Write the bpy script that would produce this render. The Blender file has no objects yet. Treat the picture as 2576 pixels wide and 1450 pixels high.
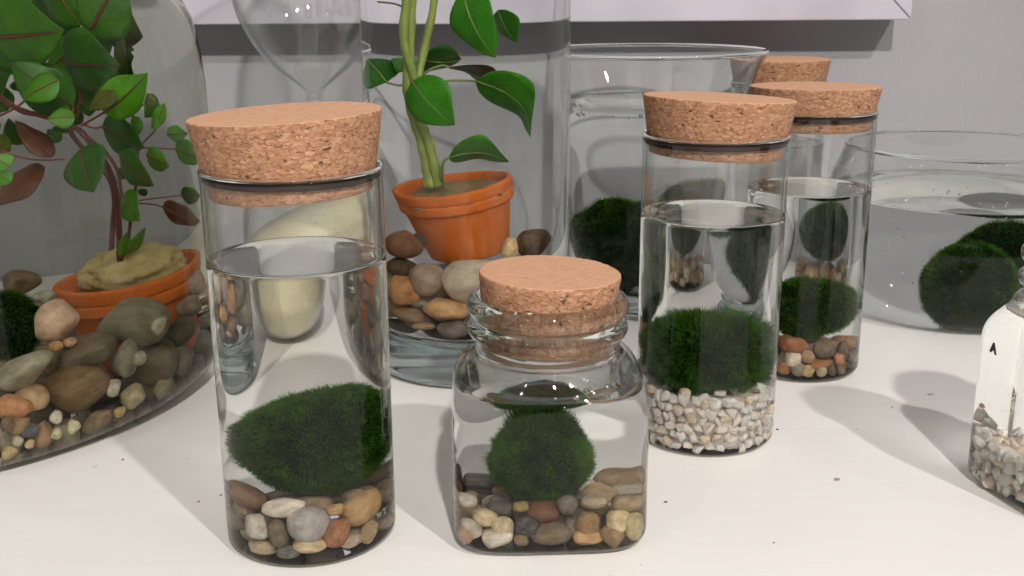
import bpy, bmesh, math, random
import numpy as np
from mathutils import Vector, Matrix, noise

scene = bpy.context.scene
PI = math.pi
R = math.radians

# ---------------------------------------------------------------- camera
cam = bpy.data.cameras.new('camera')
cam.sensor_width = 36.0
cam.lens = 36.0 * 2800.0 / 2576.0
cam.clip_start = 0.01
cam.clip_end = 20.0
cam_obj = bpy.data.objects.new('camera', cam)
scene.collection.objects.link(cam_obj)
cam_obj.matrix_world = (Matrix.Translation((0, 0, 0.1865)) @ Matrix.Rotation(R(90 - 15.2), 4, 'X')
                        @ Matrix.Rotation(R(-0.4), 4, 'Z'))
scene.camera = cam_obj
cam.dof.use_dof = True
cam.dof.focus_distance = 0.41
cam.dof.aperture_fstop = 50.0

# ---------------------------------------------------------------- light
world = bpy.data.worlds.new('World')
scene.world = world
world.use_nodes = True
wt = world.node_tree
bg = wt.nodes['Background']
w_tc = wt.nodes.new('ShaderNodeTexCoord')
w_sp = wt.nodes.new('ShaderNodeSeparateXYZ')
w_rp = wt.nodes.new('ShaderNodeValToRGB')          # dim shop hall, lighter towards its ceiling
wt.links.new(w_tc.outputs['Generated'], w_sp.inputs[0])
wt.links.new(w_sp.outputs[2], w_rp.inputs[0])
wt.links.new(w_rp.outputs[0], bg.inputs['Color'])
w_rp.color_ramp.elements[0].position = 0.05
w_rp.color_ramp.elements[0].color = (0.075, 0.073, 0.071, 1)
w_rp.color_ramp.elements[1].position = 0.9
w_rp.color_ramp.elements[1].color = (0.40, 0.39, 0.38, 1)
bg.inputs['Strength'].default_value = 1.0


def spot(name, loc, target, power, size, color, cone=70):
    li = bpy.data.lights.new(name, 'SPOT')
    li.energy = power
    li.shadow_soft_size = size
    li.color = color
    li.spot_size = R(cone)
    li.spot_blend = 0.6
    o = bpy.data.objects.new(name, li)
    scene.collection.objects.link(o)
    o.location = loc
    o.rotation_euler = (Vector(target) - Vector(loc)).to_track_quat('-Z', 'Y').to_euler()
    return o


spot('spot_lamp', (0.22, -0.95, 1.24), (0.03, 0.5, 0.05), 90, 0.030, (1.0, 0.945, 0.885))
spot('spot_lamp', (0.92, -1.00, 1.52), (0.05, 0.36, 0.0), 92, 0.030, (1.0, 0.95, 0.895), 30)
spot('spot_lamp', (-0.62, -0.55, 1.15), (0.0, 0.5, 0.05), 3.5, 0.018, (1.0, 0.95, 0.90), 90)  # weak extra spot, added for more highlight dots on the glass
spot('spot_lamp', (0.85, -0.05, 1.05), (0.1, 0.5, 0.05), 3, 0.018, (1.0, 0.95, 0.90), 90)  # another weak spot added for glints, from the right

scene.view_settings.view_transform = 'Standard'
scene.view_settings.look = 'None'
scene.view_settings.exposure = 0.0
scene.view_settings.gamma = 1.0
scene.view_settings.use_curve_mapping = False
cy = scene.cycles
cy.use_denoising = True
cy.max_bounces = 24
cy.transmission_bounces = 20
cy.transparent_max_bounces = 40
cy.glossy_bounces = 6
cy.diffuse_bounces = 4
cy.caustics_reflective = False
cy.caustics_refractive = True
cy.sample_clamp_indirect = 25.0
cy.blur_glossy = 1.0

# ---------------------------------------------------------------- helpers


def link(o, parent=None):
    scene.collection.objects.link(o)
    if parent is not None:
        o.parent = parent
    return o


def tag(o, label=None, category=None, group=None, kind=None):
    if label:
        o['label'] = label
    if category:
        o['category'] = category
    if group:
        o['group'] = group
    if kind:
        o['kind'] = kind
    return o


def thing(name, loc, label, category, group=None):
    o = bpy.data.objects.new(name, None)
    o.empty_display_size = 0.01
    o.location = loc
    link(o)
    return tag(o, label, category, group)


def make_mesh(name, verts, faces, smooth=True):
    me = bpy.data.meshes.new(name)
    me.from_pydata(verts, [], faces)
    me.update()
    if smooth:
        me.polygons.foreach_set('use_smooth', [True] * len(me.polygons))
    return me


def obj(name, me, mat=None, parent=None):
    if mat is not None and not me.materials:
        me.materials.append(mat)
    o = bpy.data.objects.new(name, me)
    link(o, parent)
    return o


def lathe_mesh(name, prof, n=96, square=None, wob=None):
    """Revolve (r, z) points. r == 0 makes a pole. square(z) -> superellipse exponent and half width."""
    verts, faces, rings = [], [], []
    for j, (r, z) in enumerate(prof):
        if r <= 1e-7:
            rings.append([len(verts)])
            verts.append((0, 0, z))
            continue
        ring = []
        for k in range(n):
            a = 2 * PI * k / n
            ca, sa = math.cos(a), math.sin(a)
            rr = r
            if square:
                e = square(z)
                rr = r / (abs(ca) ** e + abs(sa) ** e) ** (1.0 / e)
            if wob:
                dr, dz = wob(a, r, z, j)
            else:
                dr = dz = 0
            ring.append(len(verts))
            verts.append(((rr + dr) * ca, (rr + dr) * sa, z + dz))
        rings.append(ring)
    for A, B in zip(rings[:-1], rings[1:]):
        if len(A) == 1 and len(B) == 1:
            continue
        for k in range(n):
            k2 = (k + 1) % n
            if len(A) == 1:
                faces.append((A[0], B[k2], B[k]))
            elif len(B) == 1:
                faces.append((A[k], A[k2], B[0]))
            else:
                faces.append((A[k], A[k2], B[k2], B[k]))
    return make_mesh(name, verts, faces)


def arc(cx, cz, r, a0, a1, n=6):
    return [(cx + r * math.cos(R(a0 + (a1 - a0) * k / n)), cz + r * math.sin(R(a0 + (a1 - a0) * k / n))) for k in range(n + 1)]


def spaced(p0, p1, n):
    return [(p0[0] + (p1[0] - p0[0]) * k / n, p0[1] + (p1[1] - p0[1]) * k / n) for k in range(n + 1)]


def tube_mesh(name, pts, r0, r1=None, n=10, sub=5):
    r1 = r0 if r1 is None else r1
    P = [Vector(p) for p in pts]
    ext = [P[0] * 2 - P[1]] + P + [P[-1] * 2 - P[-2]]
    path = []
    for i in range(1, len(ext) - 2):
        a, b, c, d = ext[i - 1:i + 3]
        for s in range(sub):
            t = s / sub
            path.append(0.5 * ((2 * b) + (c - a) * t + (2 * a - 5 * b + 4 * c - d) * t * t + (3 * b - a - 3 * c + d) * t ** 3))
    path.append(P[-1])
    verts, faces = [], []
    up = Vector((0.31, 0.87, 0.21))
    m = len(path)
    for i, q in enumerate(path):
        tan = (path[min(i + 1, m - 1)] - path[max(i - 1, 0)]).normalized()
        u = tan.cross(up).normalized()
        v = tan.cross(u)
        rad = r0 + (r1 - r0) * i / (m - 1)
        rad *= 1 + 0.10 * math.sin(i * 1.7) * (1 if r0 > 0.0012 else 0)
        for k in range(n):
            a = 2 * PI * k / n
            verts.append(q + u * (rad * math.cos(a)) + v * (rad * math.sin(a)))
    for i in range(m - 1):
        for k in range(n):
            k2 = (k + 1) % n
            faces.append((i * n + k, i * n + k2, (i + 1) * n + k2, (i + 1) * n + k))
    faces.append(tuple(range(n))[::-1])
    faces.append(tuple((m - 1) * n + k for k in range(n)))
    return make_mesh(name, verts, faces)


def box_mesh(name, x0, x1, y0, y1, z0, z1, bev=0.0):
    bm = bmesh.new()
    bmesh.ops.create_cube(bm, size=1)
    for v in bm.verts:
        v.co = ((x0 + x1) / 2 + v.co.x * (x1 - x0), (y0 + y1) / 2 + v.co.y * (y1 - y0), (z0 + z1) / 2 + v.co.z * (z1 - z0))
    if bev:
        bmesh.ops.bevel(bm, geom=bm.edges[:], offset=bev, segments=2, affect='EDGES', profile=0.5)
    me = bpy.data.meshes.new(name)
    bm.to_mesh(me)
    bm.free()
    return me


# ---------------------------------------------------------------- materials


class NT:
    def __init__(self, name):
        self.m = bpy.data.materials.new(name)
        self.m.use_nodes = True
        self.t = self.m.node_tree
        self.t.nodes.clear()
        self.out = self.t.nodes.new('ShaderNodeOutputMaterial')

    def n(self, kind, **kw):
        nd = self.t.nodes.new('ShaderNode' + kind)
        for k, v in kw.items():
            if hasattr(nd, k):
                setattr(nd, k, v)
            else:
                nd.inputs[k.replace('_', ' ')].default_value = v
        return nd

    def l(self, a, b):
        self.t.links.new(a, b)

    def ramp(self, src, stops):
        r = self.n('ValToRGB')
        el = r.color_ramp.elements
        while len(el) < len(stops):
            el.new(0.5)
        for e, (p, c) in zip(el, stops):
            e.position = p
            e.color = (c, c, c, 1) if not isinstance(c, tuple) else (c[0], c[1], c[2], 1)
        self.l(src, r.inputs[0])
        return r.outputs[0]

    def mix(self, fac, a, b, blend='MIX'):
        m = self.n('Mix', data_type='RGBA', blend_type=blend)
        for sock, val in ((m.inputs[0], fac), (m.inputs[6], a), (m.inputs[7], b)):
            if isinstance(val, (int, float)):
                sock.default_value = val
            elif isinstance(val, tuple):
                sock.default_value = (val[0], val[1], val[2], 1)
            else:
                self.l(val, sock)
        return m.outputs[2]

    def math(self, op, a, b=0.0, c=0.0):
        m = self.n('Math', operation=op)
        for s, v in zip(m.inputs, (a, b, c)):
            if isinstance(v, (int, float)):
                s.default_value = v
            else:
                self.l(v, s)
        return m.outputs[0]

    def coords(self, scale=(1, 1, 1), which='Object', rnd=False):
        tc = self.n('TexCoord')
        mp = self.n('Mapping')
        mp.inputs['Scale'].default_value = scale
        self.l(tc.outputs[which], mp.inputs[0])
        if rnd:
            oi = self.n('ObjectInfo')
            ad = self.n('Vector' + 'Math', operation='ADD')
            sc_ = self.math('MULTIPLY', oi.outputs['Random'], 37.0)
            self.l(mp.outputs[0], ad.inputs[0])
            self.l(sc_, ad.inputs[1])
            return ad.outputs[0]
        return mp.outputs[0]

    def noise(self, vec, scale, detail=3, rough=0.55):
        n = self.n('TexNoise', Scale=scale, Detail=detail, Roughness=rough)
        self.l(vec, n.inputs['Vector'])
        return n.outputs[0]

    def bump(self, h, strength, dist):
        b = self.n('Bump', Strength=strength, Distance=dist)
        self.l(h, b.inputs['Height'])
        return b.outputs[0]

    def principled(self, col, rough=0.5, normal=None, **kw):
        b = self.n('BsdfPrincipled')
        for nm, v in (('Base Color', col), ('Roughness', rough)):
            s = b.inputs[nm]
            if isinstance(v, tuple):
                s.default_value = (v[0], v[1], v[2], 1)
            elif isinstance(v, (int, float)):
                s.default_value = v
            else:
                self.l(v, s)
        if normal is not None:
            self.l(normal, b.inputs['Normal'])
        for k, v in kw.items():
            b.inputs[k.replace('_', ' ')].default_value = v
        self.l(b.outputs[0], self.out.inputs[0])
        return b


def mat_water(name='water', ior=1.333, tint=(0.985, 0.995, 0.985)):
    t = NT(name)
    g = t.n('BsdfGlass', IOR=ior, Roughness=0.0)
    g.inputs['Color'].default_value = (tint[0], tint[1], tint[2], 1)
    t.l(g.outputs[0], t.out.inputs[0])
    return t.m


def mat_thin_glass(name, edge=(0.34, 0.39, 0.36)):
    """Wall of a thin glass vessel: Fresnel reflection over clear, with the long path at the edge absorbing more."""
    t = NT(name)
    geo = t.n('NewGeometry')
    mr = t.n('MapRange')
    mr.inputs[3].default_value = 1.5
    mr.inputs[4].default_value = 1 / 1.5
    t.l(geo.outputs['Backfacing'], mr.inputs[0])
    fr = t.n('Fresnel')
    t.l(mr.outputs[0], fr.inputs[0])
    lw = t.n('LayerWeight', Blend=0.5)
    e = t.math('POWER', lw.outputs['Facing'], 5.0)
    col = t.mix(e, (0.985, 0.99, 0.985), edge)
    tr = t.n('BsdfTransparent')
    t.l(col, tr.inputs[0])
    gl = t.n('BsdfGlossy', Roughness=0.0)
    gl.inputs['Color'].default_value = (1, 1, 1, 1)
    mx = t.n('MixShader')
    t.l(fr.outputs[0], mx.inputs[0])
    t.l(tr.outputs[0], mx.inputs[1])
    t.l(gl.outputs[0], mx.inputs[2])
    t.l(mx.outputs[0], t.out.inputs[0])
    return t.m


def mat_table():
    t = NT('white_painted_wood')
    v = t.coords((1, 1, 1))
    vs = t.coords((14, 130, 1))
    brush = t.noise(vs, 1.6, 5, 0.6)
    broad = t.noise(v, 5, 3)
    blot = t.noise(v, 22, 4, 0.6)
    col = t.mix(t.ramp(broad, [(0.35, 0.0), (0.7, 1.0)]), (0.78, 0.76, 0.735), (0.84, 0.825, 0.80))
    col = t.mix(t.math('MULTIPLY', t.ramp(brush, [(0.3, 1.0), (0.5, 0.0)]), 0.07), col, (0.6, 0.57, 0.54))
    vo = t.n('TexVoronoi', Scale=85.0, Randomness=1.0)
    warp = t.n('VectorMath', operation='ADD')
    nn = t.n('TexNoise', Scale=260.0, Detail=2)
    t.l(v, nn.inputs['Vector'])
    sub = t.n('VectorMath', operation='SCALE')
    sub.inputs['Scale'].default_value = 0.006
    t.l(nn.outputs[1], sub.inputs[0])
    t.l(v, warp.inputs[0])
    t.l(sub.outputs[0], warp.inputs[1])
    t.l(warp.outputs[0], vo.inputs['Vector'])
    spc = t.n('SeparateColor')
    t.l(vo.outputs['Color'], spc.inputs[0])
    sz = t.math('MULTIPLY', t.math('POWER', spc.outputs[0], 7.0), 0.13)
    speck = t.math('LESS_THAN', vo.outputs['Distance'], sz)
    col = t.mix(t.math('MULTIPLY', speck, 0.75), col, (0.16, 0.125, 0.10))
    h = t.math('ADD', t.math('MULTIPLY', brush, 0.6), t.math('MULTIPLY', blot, 0.5))
    h = t.math('SUBTRACT', h, t.math('MULTIPLY', speck, 0.7))
    nrm = t.bump(h, 0.24, 0.0008)
    t.principled(col, 0.42, nrm)
    return t.m


def mat_wall():
    t = NT('grey_wall_paint')
    v = t.coords()
    n1 = t.noise(v, 4, 4)
    n2 = t.noise(v, 420, 2)
    n3 = t.noise(t.coords((1, 1, 2.2)), 16, 3, 0.5)
    col = t.mix(t.ramp(n1, [(0.3, 0.0), (0.7, 1.0)]), (0.325, 0.322, 0.345), (0.380, 0.377, 0.400))
    sm = t.ramp(n3, [(0.66, 0.0), (0.74, 1.0)])
    col = t.mix(t.math('MULTIPLY', sm, 0.25), col, (0.25, 0.24, 0.24))
    t.principled(col, 0.6, t.bump(n2, 0.25, 0.0006))
    return t.m


def mat_plain(name, col, rough=0.5, bump=None):
    t = NT(name)
    nrm = None
    c = col
    if bump:
        v = t.coords()
        nrm = t.bump(t.noise(v, bump[0], 4), bump[1], bump[2])
        c = t.mix(t.ramp(t.noise(v, bump[0] * 0.4, 3), [(0.3, 0.0), (0.7, 1.0)]), tuple(q * 0.85 for q in col), tuple(min(1, q * 1.1) for q in col))
    t.principled(c, rough, nrm)
    return t.m


def mat_cork():
    t = NT('cork')
    v = t.coords((1, 1, 1.9), rnd=True)
    fine = t.noise(v, 900, 3, 0.6)
    warp = t.n('VectorMath', operation='ADD')
    nn = t.n('TexNoise', Scale=500.0, Detail=2)
    t.l(v, nn.inputs['Vector'])
    s = t.n('VectorMath', operation='SCALE')
    s.inputs['Scale'].default_value = 0.0018
    t.l(nn.outputs[1], s.inputs[0])
    t.l(v, warp.inputs[0])
    t.l(s.outputs[0], warp.inputs[1])
    vo = t.n('TexVoronoi', Scale=560.0)
    t.l(warp.outputs[0], vo.inputs['Vector'])
    vo2 = t.n('TexVoronoi', Scale=1150.0)
    t.l(warp.outputs[0], vo2.inputs['Vector'])
    sep = t.n('SeparateColor')
    t.l(vo.outputs['Color'], sep.inputs[0])
    col = t.ramp(sep.outputs[0], [(0.0, (0.29, 0.132, 0.068)), (0.3, (0.40, 0.200, 0.110)), (0.7, (0.48, 0.256, 0.150)), (1.0, (0.60, 0.355, 0.225))])
    sep2 = t.n('SeparateColor')
    t.l(vo2.outputs['Color'], sep2.inputs[0])
    col = t.mix(0.35, col, t.ramp(sep2.outputs[1], [(0.0, (0.24, 0.10, 0.045)), (1.0, (0.52, 0.28, 0.15))]))
    col = t.mix(t.math('MULTIPLY', t.ramp(fine, [(0.35, 1.0), (0.5, 0.0)]), 0.35), col, (0.21, 0.085, 0.036))
    # upper and lower cut faces are sanded: less contrast, paler
    geo = t.n('NewGeometry')
    dot = t.n('VectorMath', operation='DOT_PRODUCT')
    tc = t.n('TexCoord')
    t.l(tc.outputs['Normal'], dot.inputs[0])
    dot.inputs[1].default_value = (0, 0, 1)
    up = t.ramp(t.math('ABSOLUTE', dot.outputs['Value']), [(0.55, 0.0), (0.8, 1.0)])
    col = t.mix(t.math('MULTIPLY', up, 0.66), col, (0.66, 0.375, 0.23))
    pit_n = t.noise(v, 300, 2, 0.5)
    pits = t.ramp(pit_n, [(0.275, 1.0), (0.335, 0.0)])
    pits = t.math('MULTIPLY', pits, t.math('SUBTRACT', 1.0, t.math('MULTIPLY', up, 0.75)))
    crack = t.ramp(vo.outputs['Distance'], [(0.72, 0.0), (0.95, 1.0)])
    crack = t.math('MULTIPLY', crack, t.math('SUBTRACT', 1.0, t.math('MULTIPLY', up, 0.8)))
    col = t.mix(t.math('MULTIPLY', crack, 0.42), col, (0.22, 0.09, 0.04))
    col = t.mix(t.math('MULTIPLY', pits, 0.85), col, (0.08, 0.03, 0.018))
    h = t.math('SUBTRACT', t.math('ADD', t.math('MULTIPLY', sep.outputs[0], 0.5), t.math('MULTIPLY', fine, 0.5)), t.math('ADD', pits, t.math('MULTIPLY', crack, 0.6)))
    t.principled(col, 0.85, t.bump(h, 0.9, 0.0007))
    return t.m


def mat_pebble():
    t = NT('pebble_stone')
    oi = t.n('ObjectInfo')
    v = t.coords((1, 1, 1), rnd=True)
    n1 = t.noise(v, 1.6, 4, 0.6)
    n2 = t.noise(v, 20, 5, 0.7)
    st = t.noise(t.coords((0.9, 0.9, 2.6), rnd=True), 1.6, 3, 0.5)
    base = t.mix(1.0, oi.outputs['Color'], (1.12, 1.08, 1.02), 'MULTIPLY')
    dark = t.mix(1.0, base, (0.62, 0.58, 0.53), 'MULTIPLY')
    light = t.mix(0.35, base, (0.72, 0.68, 0.60))
    col = t.mix(t.ramp(n1, [(0.35, 0.0), (0.65, 1.0)]), dark, base)
    col = t.mix(t.math('MULTIPLY', t.ramp(st, [(0.52, 0.0), (0.62, 1.0)]), t.math('MULTIPLY', oi.outputs['Random'], 0.28)), col, light)
    col = t.mix(t.math('MULTIPLY', t.ramp(n2, [(0.5, 0.0), (0.68, 1.0)]), 0.35), col, dark)
    t.principled(col, 0.5, Specular_IOR_Level=0.2, normal=t.bump(t.math('ADD', n1, t.math('MULTIPLY', n2, 0.35)), 0.5, 0.0006))
    return t.m


def mat_chip():
    t = NT('white_marble_chip')
    oi = t.n('ObjectInfo')
    v = t.coords((1, 1, 1), rnd=True)
    n1 = t.noise(v, 2.2, 4, 0.6)
    base = t.mix(1.0, oi.outputs['Color'], t.ramp(n1, [(0.3, 0.88), (0.65, 1.0)]), 'MULTIPLY')
    t.principled(base, 0.6, Specular_IOR_Level=0.2, Subsurface_Weight=0.7, Subsurface_Radius=(0.0035, 0.0028, 0.0023), Subsurface_Scale=1.0, normal=t.bump(t.noise(v, 6, 4, 0.6), 0.4, 0.0004))
    return t.m


def mat_moss(name, a=(0.022, 0.074, 0.006), b=(0.088, 0.225, 0.017)):
    t = NT(name)
    v = t.coords()
    n = t.noise(v, 120, 3)
    col = t.mix(t.ramp(n, [(0.3, 0.0), (0.7, 1.0)]), a, b)
    col = t.mix(t.math('MULTIPLY', t.ramp(t.noise(v, 90, 2), [(0.58, 0.0), (0.7, 1.0)]), 0.4), col, tuple(q * 1.2 for q in (b[1] * 0.55, b[1] * 0.6, b[2])))
    d = t.n('BsdfDiffuse')
    t.l(col, d.inputs[0])
    tr = t.n('BsdfTranslucent')
    t.l(col, tr.inputs[0])
    mx = t.n('MixShader')
    mx.inputs[0].default_value = 0.4
    t.l(d.outputs[0], mx.inputs[1])
    t.l(tr.outputs[0], mx.inputs[2])
    t.l(mx.outputs[0], t.out.inputs[0])
    return t.m


def mat_leaf(name, lo, hi, rib, rib_w=0.05, trans=0.25):
    t = NT(name)
    tc = t.n('TexCoord')
    sp = t.n('SeparateXYZ')
    t.l(tc.outputs['UV'], sp.inputs[0])
    u = sp.outputs[0]
    w = t.math('ABSOLUTE', t.math('SUBTRACT', sp.outputs[1], 0.5))
    oi = t.n('ObjectInfo')
    n = t.noise(t.coords((1, 1, 1), rnd=True), 75, 4, 0.6)
    col = t.mix(t.ramp(n, [(0.32, 0.0), (0.68, 1.0)]), lo, hi)
    ph = t.math('SUBTRACT', t.math('MULTIPLY', u, 8.0), t.math('MULTIPLY', w, 7.0))
    fr = t.math('ABSOLUTE', t.math('SUBTRACT', t.math('FRACT', ph), 0.5))
    side = t.ramp(fr, [(0.0, 1.0), (0.07, 0.0)])
    mid = t.ramp(w, [(rib_w * 0.35, 1.0), (rib_w, 0.0)])
    col = t.mix(t.math('MULTIPLY', side, 0.35), col, rib)
    col = t.mix(t.math('MULTIPLY', mid, 0.85), col, rib)
    h = t.math('SUBTRACT', 1.0, t.math('ADD', t.math('MULTIPLY', side, 0.5), mid))
    nrm = t.bump(h, 0.35, 0.0008)
    pb = t.n('BsdfPrincipled')
    t.l(col, pb.inputs['Base Color'])
    pb.inputs['Roughness'].default_value = 0.42
    pb.inputs['Specular IOR Level'].default_value = 0.35
    t.l(nrm, pb.inputs['Normal'])
    tr = t.n('BsdfTranslucent')
    t.l(col, tr.inputs[0])
    mx = t.n('MixShader')
    mx.inputs[0].default_value = trans
    t.l(pb.outputs[0], mx.inputs[1])
    t.l(tr.outputs[0], mx.inputs[2])
    t.l(mx.outputs[0], t.out.inputs[0])
    return t.m


def mat_terracotta():
    t = NT('terracotta')
    v = t.coords()
    n = t.noise(v, 60, 4)
    f = t.noise(v, 900, 2)
    col = t.mix(t.ramp(n, [(0.3, 0.0), (0.7, 1.0)]), (0.54, 0.125, 0.018), (0.64, 0.165, 0.028))
    col = t.mix(t.math('MULTIPLY', t.ramp(f, [(0.62, 0.0), (0.7, 1.0)]), 0.35), col, (0.68, 0.30, 0.14))
    salt = t.ramp(t.noise(v, 130, 5, 0.7), [(0.55, 0.0), (0.75, 1.0)])
    col = t.mix(t.math('MULTIPLY', salt, 0.30), col, (0.62, 0.30, 0.15))
    t.principled(col, 0.7, t.bump(f, 0.2, 0.0003), Specular_IOR_Level=0.15)
    return t.m


WATER = mat_water()
WATER_GREY = mat_water('water_in_grey_glass', 1.333, (0.85, 0.86, 0.825))
GLASS = mat_thin_glass('thin_clear_glass')
GLASS_BLUE = mat_thin_glass('thin_bluish_glass', (0.42, 0.50, 0.50))
THICK = mat_water('thick_clear_glass', 1.5, (0.955, 0.975, 0.965))
THICK_TEAL = mat_water('thick_teal_glass', 1.5, (0.89, 0.925, 0.925))
TABLE = mat_table()
WALL = mat_wall()
CORK = mat_cork()
DARK_CORK = mat_plain('dark_brown_cork', (0.020, 0.010, 0.008), 0.3, (300, 0.15, 0.0004))  # near-black brown for the ring around each vial cork below the rim
DARK_CORK.node_tree.nodes['Principled BSDF'].inputs['Specular IOR Level'].default_value = 0.05
PEBBLE = mat_pebble()
CHIP = mat_chip()
MOSS = mat_moss('moss_filaments')
MOSS_CORE = mat_moss('moss_core', (0.004, 0.011, 0.003), (0.007, 0.021, 0.004))  # near black: shade between the filaments is put into the core colour
TERRA = mat_terracotta()
FRAME = mat_plain('white_lacquer', (0.52, 0.49, 0.57), 0.4, (30, 0.05, 0.0005))
PEB_J1 = [
    ('brown-red striped pebble at the left', [-0.0884, 0.3468, 0.0215], (0.0076, 0.0056, 0.004), -20, (0.242, 0.127, 0.07)),
    ('white flat oval pebble under the moss ball', [-0.0755, 0.3395, 0.0203], (0.0076, 0.0048, 0.0032), 5, (0.68, 0.61, 0.515)),
    ('rough grey-white round pebble at the left', [-0.0849, 0.3394, 0.0126], (0.0042, 0.0039, 0.0046), 0, (0.578, 0.527, 0.468)),
    ('upright olive-grey pebble', [-0.078, 0.3376, 0.0114], (0.0033, 0.0044, 0.0054), 8, (0.188, 0.141, 0.08)),
    ('large smooth blue-grey oval pebble in the middle', [-0.0686, 0.3379, 0.0147], (0.0068, 0.0058, 0.0061), -8, (0.434, 0.413, 0.423)),
    ('cream flat pebble below the blue-grey one', [-0.068, 0.3369, 0.0073], (0.0056, 0.0036, 0.0025), 0, (0.61, 0.468, 0.27)),
    ('cream flat pebble at the lower left', [-0.0836, 0.3393, 0.0055], (0.0049, 0.0034, 0.0024), 0, (0.485, 0.392, 0.242)),
    ('dark grey speckled pebble lowest at the front', [-0.0748, 0.3355, 0.0053], (0.004, 0.0029, 0.0021), 4, (0.162, 0.162, 0.138)),
    ('rusty orange-brown pebble', [-0.0598, 0.3392, 0.0102], (0.0041, 0.0046, 0.0054), -25, (0.402, 0.15, 0.051)),
    ('large tan angular pebble at the right', [-0.0536, 0.3478, 0.0154], (0.0076, 0.0065, 0.0056), 28, (0.546, 0.332, 0.133)),
    ('small ochre pebble near the right wall', [-0.0505, 0.3459, 0.0072], (0.0035, 0.0036, 0.0042), -30, (0.402, 0.283, 0.114)),
    ('small yellow pebble', [-0.0602, 0.3399, 0.0186], (0.0028, 0.0024, 0.0019), 0, (0.546, 0.328, 0.114)),
    ('pinkish white striped pebble', [-0.0556, 0.3408, 0.0065], (0.0039, 0.0031, 0.0024), 10, (0.503, 0.392, 0.305)),
]
PEB_SJ = [
    ('milky white pebble at the far left', [-0.0144, 0.3484, 0.0179], (0.0035, 0.003, 0.0025), 0, (0.515, 0.468, 0.402)),
    ('dark grey flat pebble at the left', [-0.0045, 0.3499, 0.0148], (0.0045, 0.0035, 0.0027), 0, (0.122, 0.098, 0.076)),
    ('small mustard yellow pebble', [0.0023, 0.3488, 0.0158], (0.003, 0.0024, 0.0018), 0, (0.352, 0.254, 0.054)),
    ('red-brown pebble under the moss ball', [0.0099, 0.3503, 0.0133], (0.0059, 0.005, 0.0038), 0, (0.205, 0.076, 0.037)),
    ('grey angular pebble right of the red-brown one', [0.0182, 0.3494, 0.0161], (0.0035, 0.003, 0.0035), 20, (0.181, 0.15, 0.122)),
    ('cream grey oval pebble at the upper right', [0.0272, 0.3488, 0.0174], (0.0046, 0.0034, 0.0025), 5, (0.413, 0.332, 0.223)),
    ('tan pebble at the far right', [0.0375, 0.3505, 0.0159], (0.005, 0.0042, 0.0032), 0, (0.342, 0.254, 0.133)),
    ('cream bean-shaped pebble at the upper left', [-0.0088, 0.347, 0.0124], (0.0041, 0.0035, 0.0031), -10, (0.61, 0.491, 0.287)),
    ('translucent grey-white pebble at the left', [-0.0134, 0.3453, 0.0086], (0.0034, 0.0037, 0.0043), 25, (0.503, 0.445, 0.371)),
    ('knobbly cream round pebble', [-0.0037, 0.3448, 0.0096], (0.0037, 0.0032, 0.0037), 0, (0.617, 0.491, 0.287)),
    ('dark slate round pebble', [0.0046, 0.3454, 0.0096], (0.0045, 0.0038, 0.0045), 0, (0.065, 0.061, 0.068)),
    ('white flat pebble at the lower left', [-0.0053, 0.3456, 0.0061], (0.0052, 0.004, 0.003), 10, (0.716, 0.644, 0.565)),
    ('pink-tan pebble in the left corner', [-0.0158, 0.3443, 0.0068], (0.0029, 0.0027, 0.0031), 0, (0.539, 0.328, 0.209)),
    ('small brown pebble on the floor', [0.0025, 0.344, 0.0053], (0.0027, 0.0023, 0.0021), 0, (0.262, 0.171, 0.091)),
    ('large grey-brown pebble on the floor', [0.0123, 0.3465, 0.0066], (0.0072, 0.0051, 0.0036), 0, (0.223, 0.156, 0.102)),
    ('ochre square pebble', [0.0251, 0.3454, 0.0102], (0.0043, 0.0038, 0.0045), 0, (0.332, 0.188, 0.054)),
    ('yellow-tan pebble below the ochre square one', [0.025, 0.3455, 0.0059], (0.0053, 0.0039, 0.0029), 3, (0.578, 0.328, 0.117)),
    ('cream lumpy pebble at the right', [0.035, 0.3453, 0.0111], (0.0041, 0.0037, 0.0043), 0, (0.672, 0.515, 0.262)),
    ('pale yellow upright pebble in the right corner', [0.04, 0.3457, 0.0089], (0.0033, 0.0042, 0.0049), 15, (0.552, 0.468, 0.223)),
    ('brown oval pebble at the right', [0.0332, 0.3451, 0.0068], (0.0041, 0.0035, 0.0039), -35, (0.332, 0.209, 0.093)),
    ('flat tan pebble in the middle', [0.0135, 0.3473, 0.008], (0.0042, 0.0028, 0.0019), 0, (0.305, 0.205, 0.102)),
    ('small grey pebble in the middle', [0.0194, 0.3472, 0.0088], (0.0022, 0.0028, 0.0033), 0, (0.188, 0.15, 0.107)),
]
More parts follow.
